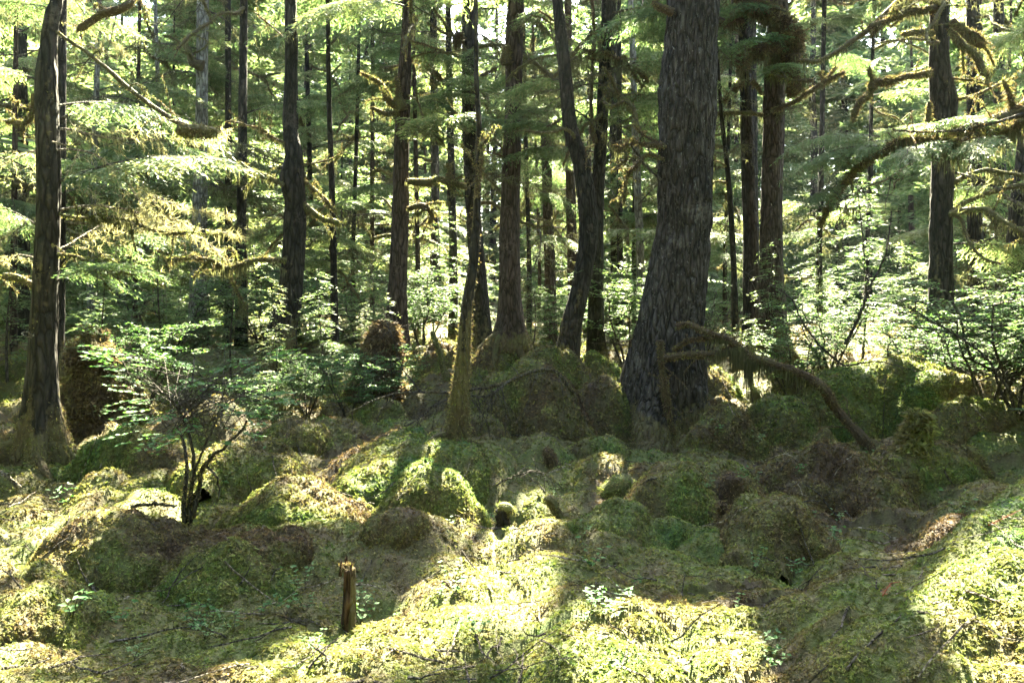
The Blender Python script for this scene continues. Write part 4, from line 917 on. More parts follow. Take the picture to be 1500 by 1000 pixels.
limb(g('big'), [(975, 215), (945, 200), (925, 182)], B9, .02, .012, 44, .03, .03, .3, 80, 2)
limb(g('big'), [(985, 18), (968, 12), (955, 2)], B9, .045, .03, 45, .06, .04, .3, 120, 1)
limb(g('big'), [(968, 500), (972, 560), (984, 640)], 8.75, .03, .045, 46, .10, .03, .2, 220, 5, name='root')
PR = 12.7
limb(g('pair_right'), [(1080, -15), (1105, 8), (1140, 28), (1160, 50), (1163, 72), (1148, 88), (1128, 100)], PR, .10, .15, 47, .30, .07, .22, 260, 4, [0, -.2, -.3, -.3, -.2, -.1, 0], lump=.25)
limb(g('pair_right'), [(1088, 104), (1088, 86), (1100, 74), (1125, 74), (1150, 72)], PR, .10, .10, 48, .34, .07, .22, 260, 3, [-.3, -.3, -.3, -.3, -.2], lump=.25)
limb(g('pair_right'), [(1163, 80), (1165, 110), (1160, 142)], PR - .3, .10, .07, 49, .18, .07, .20, 300, 0, label='thick clump of moss hanging off the arch')
limb(g('pair_right'), [(1132, 164), (1165, 148), (1195, 128), (1238, 104)], PR, .05, .03, 50, .14, .05, .3, 160, 4)
limb(g('pair_left'), [(1100, 118), (1112, 130), (1116, 140)], PR, .04, .03, 51, .12, .04, .3, 120, 1)
limb(g('pair_left'), [(1090, 120), (1070, 135), (1060, 150)], PR, .05, .03, 52, .14, .04, .3, 120, 3)
limb(g('pair_left'), [(1090, 30), (1065, 34), (1048, 30)], PR, .05, .05, 53, .2, .05, .3, 120, 3)
RT = 10.9
limb(g('right'), [(1366, 106), (1330, 112), (1300, 120), (1280, 120), (1276, 134)], RT, .03, .05, 54, .16, .05, .35, 200, 4)
limb(g('right'), [(1276, 136), (1258, 152), (1249, 178)], RT, .04, .035, 55, .12, .05, .4, 200, 0)
limb(g('right'), [(1370, 14), (1335, 18), (1300, 30), (1270, 40)], RT, .05, .03, 56, .12, .05, .3, 160, 4)
limb(g('right'), [(1368, -5), (1340, -2), (1315, 18)], RT, .06, .05, 57, .08, .05, .5, 160, 1)
limb(g('right'), [(1366, 50), (1345, 48), (1320, 50)], RT, .045, .04, 58, .05, .045, .5, 180, 0)
limb(g('right'), [(1392, 30), (1412, 44), (1425, 60), (1445, 68)], RT, .07, .05, 59, .12, .05, .35, 200, 1)
limb(g('right'), [(1390, 42), (1410, 66), (1432, 86), (1442, 112)], RT - .3, .03, .05, 60, .12, .05, .4, 160, 5)
limb(g('right'), [(1392, 115), (1420, 118), (1450, 124)], RT, .02, .012, 61, .10, .03, .4, 80, 4)
limb(g('right'), [(1398, 146), (1430, 140), (1455, 128), (1490, 112)], RT, .02, .014, 62, .10, .03, .35, 100, 6)
limb(g('right'), [(1362, 150), (1358, 175), (1354, 192)], RT, .04, .02, 63, .14, .04, .5, 150, 0)
OR = 7.6
limb(g('off_right'), [(1770, 120), (1640, 140), (1500, 178), (1440, 200), (1390, 208), (1320, 206), (1285, 228), (1250, 252), (1222, 292), (1202, 330)], OR, .070, .014, 64, .24, .05, .42, 260, 14, [1, .5, 0, 0, 0, 0, .05, .1, .1, .15])
limb(g('off_right'), [(1560, 120), (1500, 160), (1470, 176), (1420, 192), (1396, 200)], OR + .15, .11, .06, 65, .12, .06, .35, 300, 4)
limb(g('off_right'), [(1500, 168), (1430, 186), (1380, 193), (1305, 190)], OR - .1, .02, .006, 66, .02, .015, .1, 20, 8, core=M_TWIG)
limb(g('off_right'), [(1340, 235), (1300, 262), (1256, 282), (1226, 325)], OR - .1, .008, .004, 67, .02, .012, .2, 20, 9, core=M_DEAD)
tr = by['off_right']
def spray(px, py, Y, ln, az, pitch, root, roll=0):
    p = px2w(px, py, Y) - np.array(root.location); KEEP.add(place(random.choice(HEM), 'branch', root, tuple(p), (roll, -pitch, az), ln / 2.4).name)
for (a, b, l, az, pt) in [(1300, 215, 1.0, 3.3, -.30), (1280, 232, .9, 3.0, -.25), (1330, 210, 1.0, 2.8, -.1), (1240, 270, .7, 3.3, -.5), (1400, 205, 1.1, 3.5, -.35), (1450, 200, 1.0, 4.0, -.45), (1350, 215, .9, 4.0, -.4), (1420, 190, 1.0, 2.6, .0), (1480, 190, 1.1, 3.2, .05), (1290, 200, 1.0, 2.95, -.12)]:
    spray(a, b, OR + .1, l, az, pt, g('off_right'))
# dark hemlock boughs hanging in from above, upper centre and upper right
for (a, b, Y, l, az, pt, key) in [(600, -8, 13, 2.6, 3.3, -.15, 'brown_left'), (610, -14, 12.6, 2.4, -.2, -.1, 'brown_left'), (590, 10, 12.4, 2.2, 3.8, -.3, 'brown_left'), (592, 5, 13, 2.4, 2.9, -.05, 'brown_left'), (690, 0, 13.6, 2.2, 3.1, -.1, 'black_mid'),
        (1060, 30, 10.5, 2.0, 3.4, -.1, 'pair_left'), (895, 45, 12.2, 2.2, .1, -.1, 'beside_leaning'), (890, 100, 12.2, 2.0, -.2, -.15, 'beside_leaning'), (890, 20, 12.4, 2.2, .3, .0, 'beside_leaning'), (885, 140, 12.4, 1.8, .1, -.2, 'beside_leaning')]:
    spray(a, b, Y, l, az, pt, g(key))

# ---------------------------------------------------------------- shrubs and saplings
def leafy_shrub(seed, H_=1.3, stems=5, spread=.8, leaf=.045, mat=None, density=1.0, layers=True):
    """Stems with layered twigs of small oval leaves; returns (stem builder, leaf builder)."""
    r = np.random.default_rng(seed); ms, ml = MB(), MB(); P, D, Nn = [], [], []
    def twig(p, d, l, rad, depth):
        n = 7; q = np.linspace(0, 1, n)[:, None]; C = p + d * q * l + r.normal(0, .02, (n, 3)) * q * l * 2 + np.array([0, 0, -.12]) * q ** 2 * l * (depth > 0)
        tube(ms, C, np.linspace(rad, rad * .45, n), 5, M_TWIG, tint=.25 if depth == 0 else .1, cap=False)
        if depth < 2:
            for k in range(2, n):
                for _ in range(2 if depth == 0 else 1 + (r.random() < density * .7)):
                    a = r.uniform(0, 6.283); e = unit(d * .55 + np.array([math.cos(a), math.sin(a), r.uniform(-.1, .35) if depth == 0 else r.normal(0, .12)]) * .9)
                    if depth == 0: e[2] *= .6; 
                    twig(C[k], e, l * r.uniform(.38, .6) * (1 if depth else .8), rad * .5, depth + 1)
        if depth >= 1:
            m = int(l / (leaf * .55) * density) + 3
            for k in range(m):
                u = (k + .5) / m; i = min(int(u * (n - 1)), n - 2); o = C[i] * (1 - (u * (n - 1) - i)) + C[i + 1] * (u * (n - 1) - i)
                sd = unit(np.cross(d, [0, 0, 1.])) * (1 if k % 2 else -1); P.append(o); D.append(unit(d * .55 + sd * .9 + [0, 0, -.1] + r.normal(0, .2, 3))); Nn.append(np.array([0, 0, 1.]) + r.normal(0, .30, 3))
    for s in range(stems):
        a = 6.283 * s / stems + r.uniform(-.4, .4); d = unit(np.array([math.cos(a) * spread * .6, math.sin(a) * spread * .6, 1.0]))
        twig(np.array([.03 * math.cos(a), .03 * math.sin(a), -.05]), d, H_ * r.uniform(.75, 1.05), .010 * H_ + .004, 0)
    P = np.array(P); keep = P[:, 2] > H_ * .28; n = keep.sum()
    leaves(ml, P[keep], np.array(D)[keep], np.array(Nn)[keep], r.uniform(.5, 1.3, n) * leaf, r.uniform(.35, .6, n) * leaf, mat or M_LEAF, rng=r, fold=.1)
    return ms.mesh('stem', True), ml.mesh('foliage', False)
SH = [leafy_shrub(800 + k, 1.3, 4 + k % 2, .8, .05, M_LEAF, 1.0) for k in range(3)]
SHL = [leafy_shrub(820 + k, 1.5, 5, .85, .062, M_LEAFL, .9) for k in range(3)]
def shrub(px, Y, s, lib, lab, name='shrub', group=None, dz=0, rot=None):
    x = (px - 750) / F * Y; z = surf1(x, Y)
    s *= .82; o = thing(name, lab, 'shrub', (x, Y, z + dz), group); a, b = random.choice(lib); rz = random.uniform(0, 6.28) if rot is None else rot
    place(a, 'stem', o, (0, 0, 0), (0, 0, rz), s); place(b, 'foliage', o, (0, 0, 0), (0, 0, rz), s); return o
# the leafy shrub in the left foreground is made by hand: bare crooked stem, flat crown
def left_shrub():
    x = (275 - 750) / F * 5.3; base = np.array([x, 5.3, surf1(x, 5.3)]); r = np.random.default_rng(61)
    o = thing('blueberry_bush', 'green leafed shrub with crooked bare stems in front of the rust brown mound, left foreground', 'shrub', tuple(base))
    ms, ml = MB(), MB(); P, D, Nn = [], [], []
    def W(px, py, Y): return px2w(px, py, Y) - base
    main = [[(272, 800, 5.3), (276, 740, 5.3), (285, 690, 5.25), (278, 640, 5.3), (262, 600, 5.3)], [(276, 775, 5.3), (292, 715, 5.3), (300, 680, 5.25), (345, 640, 5.2), (362, 615, 5.1)], [(274, 780, 5.3), (268, 740, 5.3), (274, 690, 5.35), (268, 645, 5.5), (250, 610, 5.6)],
            [(285, 690, 5.25), (300, 650, 5.2), (320, 610, 5.2), (330, 560, 5.2)], [(262, 600, 5.3), (240, 575, 5.2), (205, 555, 5.1)], [(262, 600, 5.3), (280, 560, 5.4), (285, 520, 5.5)], [(320, 610, 5.2), (350, 580, 5.3), (385, 568, 5.4)], [(300, 680, 5.25), (318, 700, 5.2), (320, 730, 5.2)]]
    for k, mpath in enumerate(main):
        C = smooth_path(np.array([W(*p) for p in mpath]), 16); C += r.normal(0, .004, C.shape)
        tube(ms, C, np.linspace(.018 if k < 3 else .009, .007 if k < 3 else .004, 16), 7, M_TWIG, tint=.30, cap=False)
        if k < 3: beard(ms, C[:9], np.full(9, .016), r, 60, .05, .02, .25)
    # flat layered sprays
    for _ in range(112):
        px = r.uniform(158, 408); py = r.uniform(508, 645) + abs(px - 285) * .05; Yq = r.uniform(4.75, 5.9)
        if py > 600 and abs(px - 285) > 85: continue
        p0 = W(px, py, Yq); hub = W(r.uniform(250, 330), r.uniform(560, 640), 5.3); d = unit(p0 - hub); d[2] = d[2] * .35 + .02
        l = r.uniform(.14, .26); n = 6; q = np.linspace(0, 1, n)[:, None]; C = p0 + unit(d) * q * l - [0, 0, .1] * q ** 2 * l
        st = smooth_path(np.array([hub, (hub + p0) / 2 + [0, 0, .02], p0]), 8)
        tube(ms, st, np.linspace(.004, .002, 8), 4, M_TWIG, tint=.1, cap=False); tube(ms, C, np.linspace(.002, .001, n), 3, M_TWIG, tint=.1, cap=False)
        sd = unit(np.cross(d, [0, 0, 1.]))
        for k in range(11):
            u = (k + .6) / 11; i = min(int(u * (n - 1)), n - 2); b = C[i]; sg = 1 if k % 2 else -1
            P.append(b + unit(d) * l * .18 * r.random()); D.append(unit(d * .6 + sd * sg * r.uniform(.4, 1.1) + r.normal(0, .12, 3))); Nn.append(np.array([0, 0, 1.]) + r.normal(0, .28, 3))
            if r.random() < .5: P.append(b + sd * sg * .035); D.append(unit(d + sd * sg * .5)); Nn.append(np.array([0, 0, 1.]) + r.normal(0, .28, 3))
    n = len(P); sz = r.uniform(.030, .052, n)
    leaves(ml, np.array(P), np.array(D), np.array(Nn), sz, sz * .52, M_LEAF, rng=r, fold=.1)
    ms.build('stem', parent=o); ml.build('foliage', parent=o, smooth=False)
left_shrub()
for (px, Y, s, lib, lab) in [
    (1160, 10.5, .9, SHL, 'bright shrub with bare upright stems right of the huge trunk'), (1215, 11.0, 1.0, SHL, 'pale leaved shrub behind the largest green dome'), 
    (1450, 8.0, 1.1, SHL, 'pale leaved shrub at right leaning over the brown mound'), (1405, 9.6, .9, SHL, 'light green shrub between the dark mossy trunk and the right edge'), (1490, 7.6, 1.2, SHL, 'tall pale leaved shrub filling the right edge'), (1350, 10.5, 1.2, SH, 'green shrub under the dark mossy trunk'),
    (920, 12.6, 1.4, SHL, 'bright shrub in the gap left of the huge trunk'), 
    (560, 10.8, 1.0, SH, 'dark green shrub at the foot of the brown fibrous trunk'), (450, 10.0, .8, SH, 'thin leaved shrub right of the crooked black trunk'), (510, 9.4, .7, SH, 'low shrub above the tangle of dead twigs'), (215, 9.5, 1.0, SH, 'dark shrub behind the left foreground shrub'),
    (365, 9.0, .8, SH, 'sparse shrub left of the crooked black trunk'), (620, 15, 1.4, SHL, 'glowing far shrub left of the black centre trunk'), 
    (390, 15, 1.4, SHL, 'sunlit shrub behind the crooked black trunk'), (240, 14.5, 1.4, SHL, 'sunlit shrub below the pale far trunk'), (820, 16, 1.2, SH, 'shrub between the broken snag and the bent trunk'), (535, 14, 1.3, SHL, 'lit shrub between the slim pole and the brown fibrous trunk')]:
    shrub(px, Y, s, lib, lab)

def sapling_mesh(seed, H_=2.2):
    """A young hemlock: a stem with short live branches to the ground."""
    r = np.random.default_rng(seed); mb = MB(); ms = MB(); t = np.linspace(0, 1, 14); C = np.stack([.08 * np.sin(t * 3 + seed), .06 * np.sin(t * 4), t * H_ - .05], -1)
    tube(ms, C, .018 * (1 - t) + .003, 6, M_TWIG, tint=.2, cap=False); P, D, Nn, Ln = [], [], [], []
    for k in range(44):
        u = .12 + .86 * k / 44; z = u * H_; a = r.uniform(0, 6.283); l = (.72 * (1 - u) ** .7 + .12) * r.uniform(.6, 1.15); d = np.array([math.cos(a), math.sin(a), .05]); sd = np.array([-d[1], d[0], 0])
        n = int(l / .045) + 2
        for j in range(n):
            q = (j + 1) / n; b = np.array([C[int(u * 13)][0], C[int(u * 13)][1], z]) + d * q * l - np.array([0, 0, .35]) * q ** 2 * l
            for sg in (-1, 1):
                w_ = .30 * l * (1.1 - q) + .05; m = max(1, int(w_ / .05))
                for h in range(m): P.append(b + (sd * sg + d * .5) * h * .05 - [0, 0, .008 * h * h]); D.append(sd * sg * .8 + d * .7 + r.normal(0, .2, 3)); Ln.append(r.uniform(.055, .10)); Nn.append(np.array([0, 0, 1.]) + r.normal(0, .25, 3))
    Ln = np.array(Ln); leaves(mb, np.array(P), np.array(D), np.array(Nn), Ln, Ln * .24, M_NEEDLE, rng=r, fold=.02)
    return ms.mesh('trunk', True), mb.mesh('crown', False)
SAP = [sapling_mesh(860 + k, [2.2, 1.7, 2.8][k]) for k in range(3)]
for (px, Y, s, lab) in [(150, 12, 1.0, 'young hemlock in deep shade left of the foreground shrub'), (345, 11.5, .8, 'young hemlock left of the crooked black trunk'), (400, 9.8, .62, 'small hemlock in front of the foot of the crooked black trunk'), (470, 11, .8, 'young hemlock right of the crooked black trunk'),
        (545, 12.2, .9, 'young hemlock beside the brown fibrous trunk'), (640, 16.5, 1.1, 'young hemlock far behind the slender tree'), (1130, 12, .8, 'young hemlock in front of the twin ridged trunk'), (1100, 10.5, .55, 'low hemlock right of the huge trunk'), (1195, 12.6, 1.0, 'young hemlock right of the twin ridged trunk'),
        (1260, 13, 1.2, 'young hemlock below the mossy bough at right'), (1330, 12, 1.1, 'young hemlock left of the dark mossy trunk'), (1440, 11.5, 1.1, 'young hemlock right of the dark mossy trunk'), (240, 12.5, 1.1, 'young hemlock below the pale far trunk'), (90, 14, 1.2, 'young hemlock behind the near left trunk'),
        (15, 12, 1.1, 'young hemlock at the left edge'), (700, 17, 1.1, 'young hemlock behind the black centre trunk'), (780, 16, .9, 'young hemlock right of the straight brown trunk'), (430, 16, 1.2, 'tall young hemlock behind the crooked black trunk'), (300, 15.5, 1.2, 'tall young hemlock at the foot of the pale far trunk'), (1480, 13.5, 1.3, 'tall young hemlock at the right edge')]:
    x = (px - 750) / F * Y; o = thing('hemlock_sapling', lab, 'young tree', (x, Y, surf1(x, Y))); a, b = random.choice(SAP); rz = random.uniform(0, 6.28)
    place(a, 'trunk', o, (0, 0, 0), (0, 0, rz), s); place(b, 'crown', o, (0, 0, 0), (0, 0, rz), s)
for k in range(60):
    Y = random.uniform(15, 30); px = random.uniform(-30, 1530); x = (px - 750) / F * Y; o = thing('hemlock_sapling', 'small far sapling in the undergrowth beneath the distant hemlocks', 'young tree', (x, Y, surf1(x, Y)), 'saplings scattered under the distant trees')
    a, b = random.choice(SAP + SHL); s = random.uniform(.8, 1.5); rz = random.uniform(0, 6.28); place(a, 'trunk', o, (0, 0, 0), (0, 0, rz), s); place(b, 'crown', o, (0, 0, 0), (0, 0, rz), s)

# ---------------------------------------------------------------- stumps, snags, logs
def snag(name, label, cat, path, Y, r0, r1, seed, hang=.06, fuzz=.025, tint=.2, dens=220, core=None, lump=.3, twigs=0, dys=None, sink=True):
    rng = np.random.default_rng(seed); dys = dys or [0] * len(path); pts = [px2w(a, b, Y + dys[k]) for k, (a, b) in enumerate(path)]
    x, y = pts[-1][0], pts[-1][1]; z = surf1(x, y)
    if sink: pts[-1][2] = min(pts[-1][2], z - .03)
    loc = np.array([x, y, z]); mb = MB(); mossy_limb(mb, [p - loc for p in pts[::-1]], r0, r1, rng, hang, fuzz, tint, dens, twigs, lump, core)
    return mb.build(name, smooth=False, label=label, cat=cat, loc=None) , loc, mb
def snag2(*a, **k):
    o, loc, mb = snag(*a, **k); o.location = loc
    if a[2] == 'stump' and a[6] >= .15:          # a ragged crown of mossy splinters on a real stump
        rng = np.random.default_rng(a[7] + 5); top = px2w(*a[3][0], a[4]) - loc; mf = MB()
        for q in range(7):
            an = rng.uniform(0, 6.28); b = top + np.array([math.cos(an), math.sin(an), 0]) * a[6] * rng.uniform(.3, .95) + [0, 0, -.10]; mossy_limb(mf, [b - [0, 0, .2], b, b + [rng.normal(0, .03), rng.normal(0, .03), rng.uniform(.04, .24)]], rng.uniform(.03, .07), .015, rng, .06, .04, .2, 260, 0, .5)
        mf.build('splinters', parent=o, smooth=False)
    return o
snag2('mossy_stump', 'tall mossy stump at left standing on the dark brown mound', 'stump', [(128, 494), (133, 530), (136, 575), (140, 640)], 9.3, .30, .20, 71, .12, .05, .12, 420)
snag2('mossy_stump', 'dark fuzzy stump hidden in shade at the foot of the brown fibrous trunk', 'stump', [(563, 470), (561, 510), (558, 575)], 11.2, .40, .14, 72, .14, .05, .02, 380)
snag2('moss_snag', 'hairy pointed moss snag leaning in the right foreground hollow', 'snag', [(1350, 602), (1342, 640), (1326, 690), (1318, 712)], 6.8, .13, .05, 73, .17, .05, .42, 600)
snag2('moss_snag', 'short moss covered stub leaning right of the hairy snag', 'snag', [(1412, 652), (1425, 672), (1450, 700)], 7.0, .06, .08, 74, .09, .045, .38, 500)
snag2('moss_stub', 'rounded mossy stub on top of the dark shaggy mound at right', 'stump', [(1222, 648), (1222, 664), (1224, 690)], 6.9, .08, .09, 75, .08, .045, .42, 500)
snag2('moss_stub', 'dark upright mossy stub between the fallen limb and the olive hump', 'stump', [(1072, 690), (1072, 708), (1070, 745)], 6.1, .08, .08, 76, .08, .04, .10, 500)
snag2('moss_stub', 'slim dark mossy stub left of the reddish hump', 'stump', [(1060, 735), (1060, 750), (1060, 782)], 5.4, .045, .035, 77, .03, .03, .1, 400)
snag2('moss_log', 'short log with a sunlit moss cap in the middle of the floor', 'log', [(928, 712), (905, 716), (880, 732), (845, 750)], 6.3, .06, .12, 78, .10, .045, .5, 600, dys=[-.1, 0, .1, .2])
snag2('moss_log', 'thin mossy log end poking out left of the sunlit one', 'log', [(796, 728), (808, 734), (828, 748)], 5.9, .035, .04, 79, .03, .02, .4, 300)
snag2('moss_snag', 'forked mossy snag leaning right in the middle distance', 'snag', [(632, 484), (642, 510), (650, 540), (656, 560)], 10.5, .05, .03, 80, .06, .03, .45, 150, twigs=3)
snag2('moss_snag', 'dark stubby snag at the centre edge of the brown lump', 'snag', [(800, 655), (805, 668), (815, 690)], 7.2, .05, .05, 81, .05, .03, .15, 400)
snag2('moss_stub', 'tiny mossy finger on the dark slope left of the upright stub', 'stump', [(988, 684), (990, 694), (992, 712)], 6.9, .04, .035, 82, .04, .03, .12, 400)
snag2('moss_stub', 'small dark mossy finger behind the furry hump at lower right', 'stump', [(1410, 755), (1411, 768), (1412, 790)], 4.9, .04, .035, 83, .03, .03, .08, 400)
# capped stub in the centre: bare post with a moss cap
def capped():
    x, y = px2w(738, 770, 5.5)[:2]; z = surf1(x, y); o = thing('capped_stub', 'short cut stub with a pale moss cap beside the sunny patch, centre', 'stump', (x, y, z)); r = np.random.default_rng(90)
    h = px2w(735, 746, 5.5)[2] - z; mb = MB(); t = np.linspace(0, 1, 14); th = np.linspace(0, 6.283, 18, endpoint=False)
    tube(mb, np.stack([-.01 * t, 0 * t, -.05 + (h + .05) * t], -1), .052 - .008 * t, 18, M_BARK, .006 * r.normal(size=(14, 18)), .15); mb.build('post', parent=o)
    mc = MB(); C = np.array([[-.035, 0, h], [-.01, 0, h + .012], [.03, 0, h + .002], [.055, 0, h - .03]]); C = smooth_path(C, 12); tube(mc, C, np.array([.02, .03, .036, .04, .042, .042, .042, .04, .036, .03, .026, .016]), 12, M_SOIL, tint=.5, var=.4)
    beard(mc, C, np.full(12, .038), r, 900, .03, .022, .5, wid=.006); mc.build('moss_cap', parent=o, smooth=False)
capped()
# splintered wooden post
def splinter():
    x, y = px2w(507, 905, 4.05)[:2]; z = surf1(x, y); o = thing('broken_post', 'short splintered red brown snag standing in the moss, lower left of centre', 'stump', (x, y, z)); r = np.random.default_rng(91)
    h = px2w(507, 833, 4.05)[2] - z; t = np.linspace(0, 1, 40); n = 30; th = np.linspace(0, 2 * math.pi, n, endpoint=False)[None]
    gr = .010 * np.abs(vnoise(np.cos(th) * 3 + 0 * t[:, None], np.sin(th) * 3 + 0 * t[:, None], t[:, None] * 1.2 + 1, seed=5)) + .003 * vnoise(np.cos(th) * 9 + 0 * t[:, None], np.sin(th) * 9 + 0 * t[:, None], t[:, None] * 5 + 1, seed=6)
    mb = MB(); gr = gr - .012 * np.clip(np.cos(th * 2 + 1), 0, 1) * t[:, None] ** 2; tube(mb, np.stack([.02 * np.sin(t * 2), 0 * t, -.06 + (h + .06) * t], -1), .036 + .014 * (1 - t) ** 2, n, M_ROT, gr - .008, .1 + 0 * t[:, None] + .5 * (np.cos(th) > .3)); mb.build('post', parent=o)
    mb = MB(); 
    for k in range(9):
        a = r.uniform(0, 6.28); p = np.array([.03 * math.cos(a), .03 * math.sin(a), h - .03]); q = np.linspace(0, 1, 5)[:, None]; tube(mb, p + np.array([r.normal(0, .008), .0, r.uniform(.03, .10)]) * q, np.linspace(.011, .001, 5), 5, M_ROT, tint=.1)
    mb.build('splinters', parent=o)
    mc = MB(); C = np.array([[-.03, 0, h + .004], [0, 0, h + .012], [.03, 0, h + .004]]); C = smooth_path(C, 8); beard(mc, C, np.full(8, .02), r, 800, .02, .016, .2, wid=.005); mc.build('moss_cap', parent=o, smooth=False, kind='stuff')
splinter()

# fallen mossy limb leaning off the huge trunk, with hanging moss
def fallen_limb():
    Y = 8.2; rt = np.random.default_rng(95); end = px2w(1282, 660, 7.7); loc = np.array([end[0], end[1], surf1(end[0], end[1])])
    o = thing('fallen_limb', 'long arching fallen limb draped in hanging moss right of the huge trunk', 'fallen branch', tuple(loc))
    def run(name, path, r0, r1, hang, dens=260, tw=7, tint=.18, fuzz=.028, lump=.55):
        mb = MB(); mossy_limb(mb, [px2w(*p) - loc for p in path], r0, r1, rt, hang, fuzz, tint, dens, tw, lump); mb.build(name, parent=o, smooth=False)
    run('limb', [(990, 478, 8.5), (1010, 474, 8.5), (1035, 486, 8.4), (1068, 498, 8.3), (1100, 522, 8.2), (1140, 536, 8.1), (1172, 548, 8.0), (1205, 568, 7.9), (1225, 598, 7.9), (1252, 630, 7.8), (1286, 668, 7.7)], .028, .046, .12, 300, 12)
    run('side_limb', [(975, 525, 8.6), (1010, 520, 8.5), (1040, 520, 8.4), (1066, 516, 8.35), (1076, 502, 8.3)], .035, .04, .10)
    run('side_limb', [(985, 512, 8.6), (1015, 498, 8.5), (1050, 492, 8.4)], .02, .02, .05)
    mb = MB()
    for (a, b, Yq, wd, ln, n) in [(1078, 512, 8.2, 16, .42, 170), (1098, 528, 8.2, 10, .52, 120), (1115, 532, 8.15, 26, .26, 150), (1160, 548, 8.1, 12, .34, 130), (1182, 555, 8.0, 8, .22, 60), (1060, 515, 8.3, 20, .14, 70), (1140, 540, 8.1, 16, .16, 70)]:
        P = np.stack([px2w(a + rt.normal(0, wd * .5), b + rt.uniform(-4, 4), Yq + rt.normal(0, .03)) - loc for _ in range(n)])
        blades(mb, P, np.array([0, 0, -1.]) + rt.normal(0, .07, (n, 3)), ln * rt.uniform(.25, 1.1, n) * np.clip(.6 + 1.1 * vnoise(P[:, 0] * 14 + 3, P[:, 0] * 3, seed=5), .15, 1.3), rt.uniform(.006, .020, n), M_BEARD, .5, rt.random(n) * .6, rt)
    mb.build('hanging_moss', parent=o, kind='stuff', smooth=False)
fallen_limb()

def dead_branch(label, pts, r0, r1, seed, twigs=26, tl=.35, mat=M_TWIG, name='dead_branch', moss=0, tdir=None):
    """A bare branch with forking twigs; pts are (px, py, Y)."""
    r = np.random.default_rng(seed); W = [px2w(*p) for p in pts]; loc = W[0].copy(); mb = MB(); n = 40
    C = smooth_path(np.array(W) - loc, n) + r.normal(0, .004, (n, 3)); tube(mb, C, np.linspace(r0, r1, n), 8, mat, tint=.15 + moss, cap=True)
    if moss: beard(mb, C[:n // 2], np.linspace(r0, r1, n)[:n // 2], r, 110, .05, .02, .3)
    for _ in range(twigs):
        k = r.integers(4, n - 1); d = unit(C[min(k + 1, n - 1)] - C[k - 1] + r.normal(0, .65, 3) * [1, .8, .7] + (tdir if tdir is not None else 0)); l = tl * r.uniform(.3, 1.1)
        q = np.linspace(0, 1, 8)[:, None]; tw = C[k] + d * q * l + np.cumsum(r.normal(0, .010, (8, 3)), 0) * l / .35 - np.array([0, 0, .25]) * q ** 2 * l
        tube(mb, tw, np.linspace(min(r1 * .9, .006), .0016, 8), 4, mat, tint=.1, cap=False)
        for _ in range(3):
            j = r.integers(2, 7); e = unit(d + r.normal(0, .8, 3)); q2 = np.linspace(0, 1, 4)[:, None]; tube(mb, tw[j] + e * q2 * l * .4 * r.random(), np.linspace(.0028, .001, 4), 3, mat, tint=.1, cap=False)
    o = mb.build(name, smooth=True, label=label, cat='dead branch'); o.location = loc; return o
dead_branch('long dead branch arching over the big dark dome and reaching left past the slender tree', [(842, 578, 8.3), (815, 545, 8.3), (785, 543, 8.2), (740, 560, 8.0), (700, 570, 7.7), (650, 575, 7.5), (600, 574, 7.4), (560, 582, 7.3), (505, 606, 7.2)], .022, .006, 96, 26, .5, moss=.3, tdir=np.array([-.3, -.1, -.35]))
dead_branch('second dead branch below the long one, ending in a tangle of twigs', [(745, 558, 8.0), (715, 580, 7.8), (680, 578, 7.6), (640, 592, 7.3), (610, 615, 7.2), (580, 632, 7.1)], .014, .005, 97, 40, .5, tdir=np.array([-.2, 0, -.4]))
dead_branch('drooping bare twig hanging in front of the big dark dome', [(722, 572, 7.9), (716, 595, 7.8), (712, 615, 7.8), (700, 632, 7.7)], .008, .003, 98, 8, .3)
dead_branch('bare twig standing on top of the largest green dome', [(1303, 556, 9.3), (1302, 535, 9.3), (1302, 505, 9.3), (1318, 492, 9.3)], .016, .004, 99, 5, .4)
dead_branch('thin curved bare branch lying over the back of the largest green dome', [(1236, 536, 8.9), (1280, 530, 8.9), (1310, 534, 8.9), (1345, 545, 8.9)], .012, .003, 100, 4, .4)
dead_branch('long bare slanting branch among the pale shrubs at right', [(1498, 592, 7.2), (1470, 560, 7.2), (1440, 520, 7.3), (1400, 490, 7.4), (1360, 468, 7.5), (1320, 440, 7.6)], .016, .004, 101, 16, .5)
dead_branch('dark slanting stem rising through the right shrubs', [(1238, 505, 9.5), (1262, 455, 9.5), (1275, 420, 9.5), (1298, 370, 9.5), (1306, 310, 9.5)], .022, .006, 102, 14, .6)
dead_branch('bare stem curving left above the sunlit moss right of the huge trunk', [(1236, 535, 9.2), (1200, 505, 9.2), (1175, 470, 9.3), (1150, 430, 9.4), (1060, 385, 9.6)], .014, .004, 103, 14, .5)
dead_branch('short bare stick lying on the sunlit moss left of the foreground shrub', [(192, 742, 5.2), (225, 738, 5.2), (258, 741, 5.1)], .012, .006, 104, 2, .1)
dead_branch('small black branched twig lying on the dark slope behind the capped stub', [(720, 712, 6.1), (760, 695, 6.1), (790, 690, 6.1), (802, 705, 6.0)], .008, .003, 105, 12, .2)
dead_branch('pale dry stick at the left edge beside the near trunk', [(28, 712, 6.0), (14, 700, 6.0), (-6, 686, 6.0)], .014, .008, 106, 4, .14, M_DEAD)
dead_branch('bare stick on the bottom moss right of centre', [(1036, 972, 3.1), (1058, 962, 3.15), (1080, 950, 3.2)], .006, .004, 107, 1, .06)
dead_branch('weathered wood chip with forked end lying on the bright cushion', [(1292, 972, 2.88), (1280, 956, 2.92), (1264, 938, 2.96)], .010, .004, 108, 4, .04, M_DEAD, 'wood_chip')
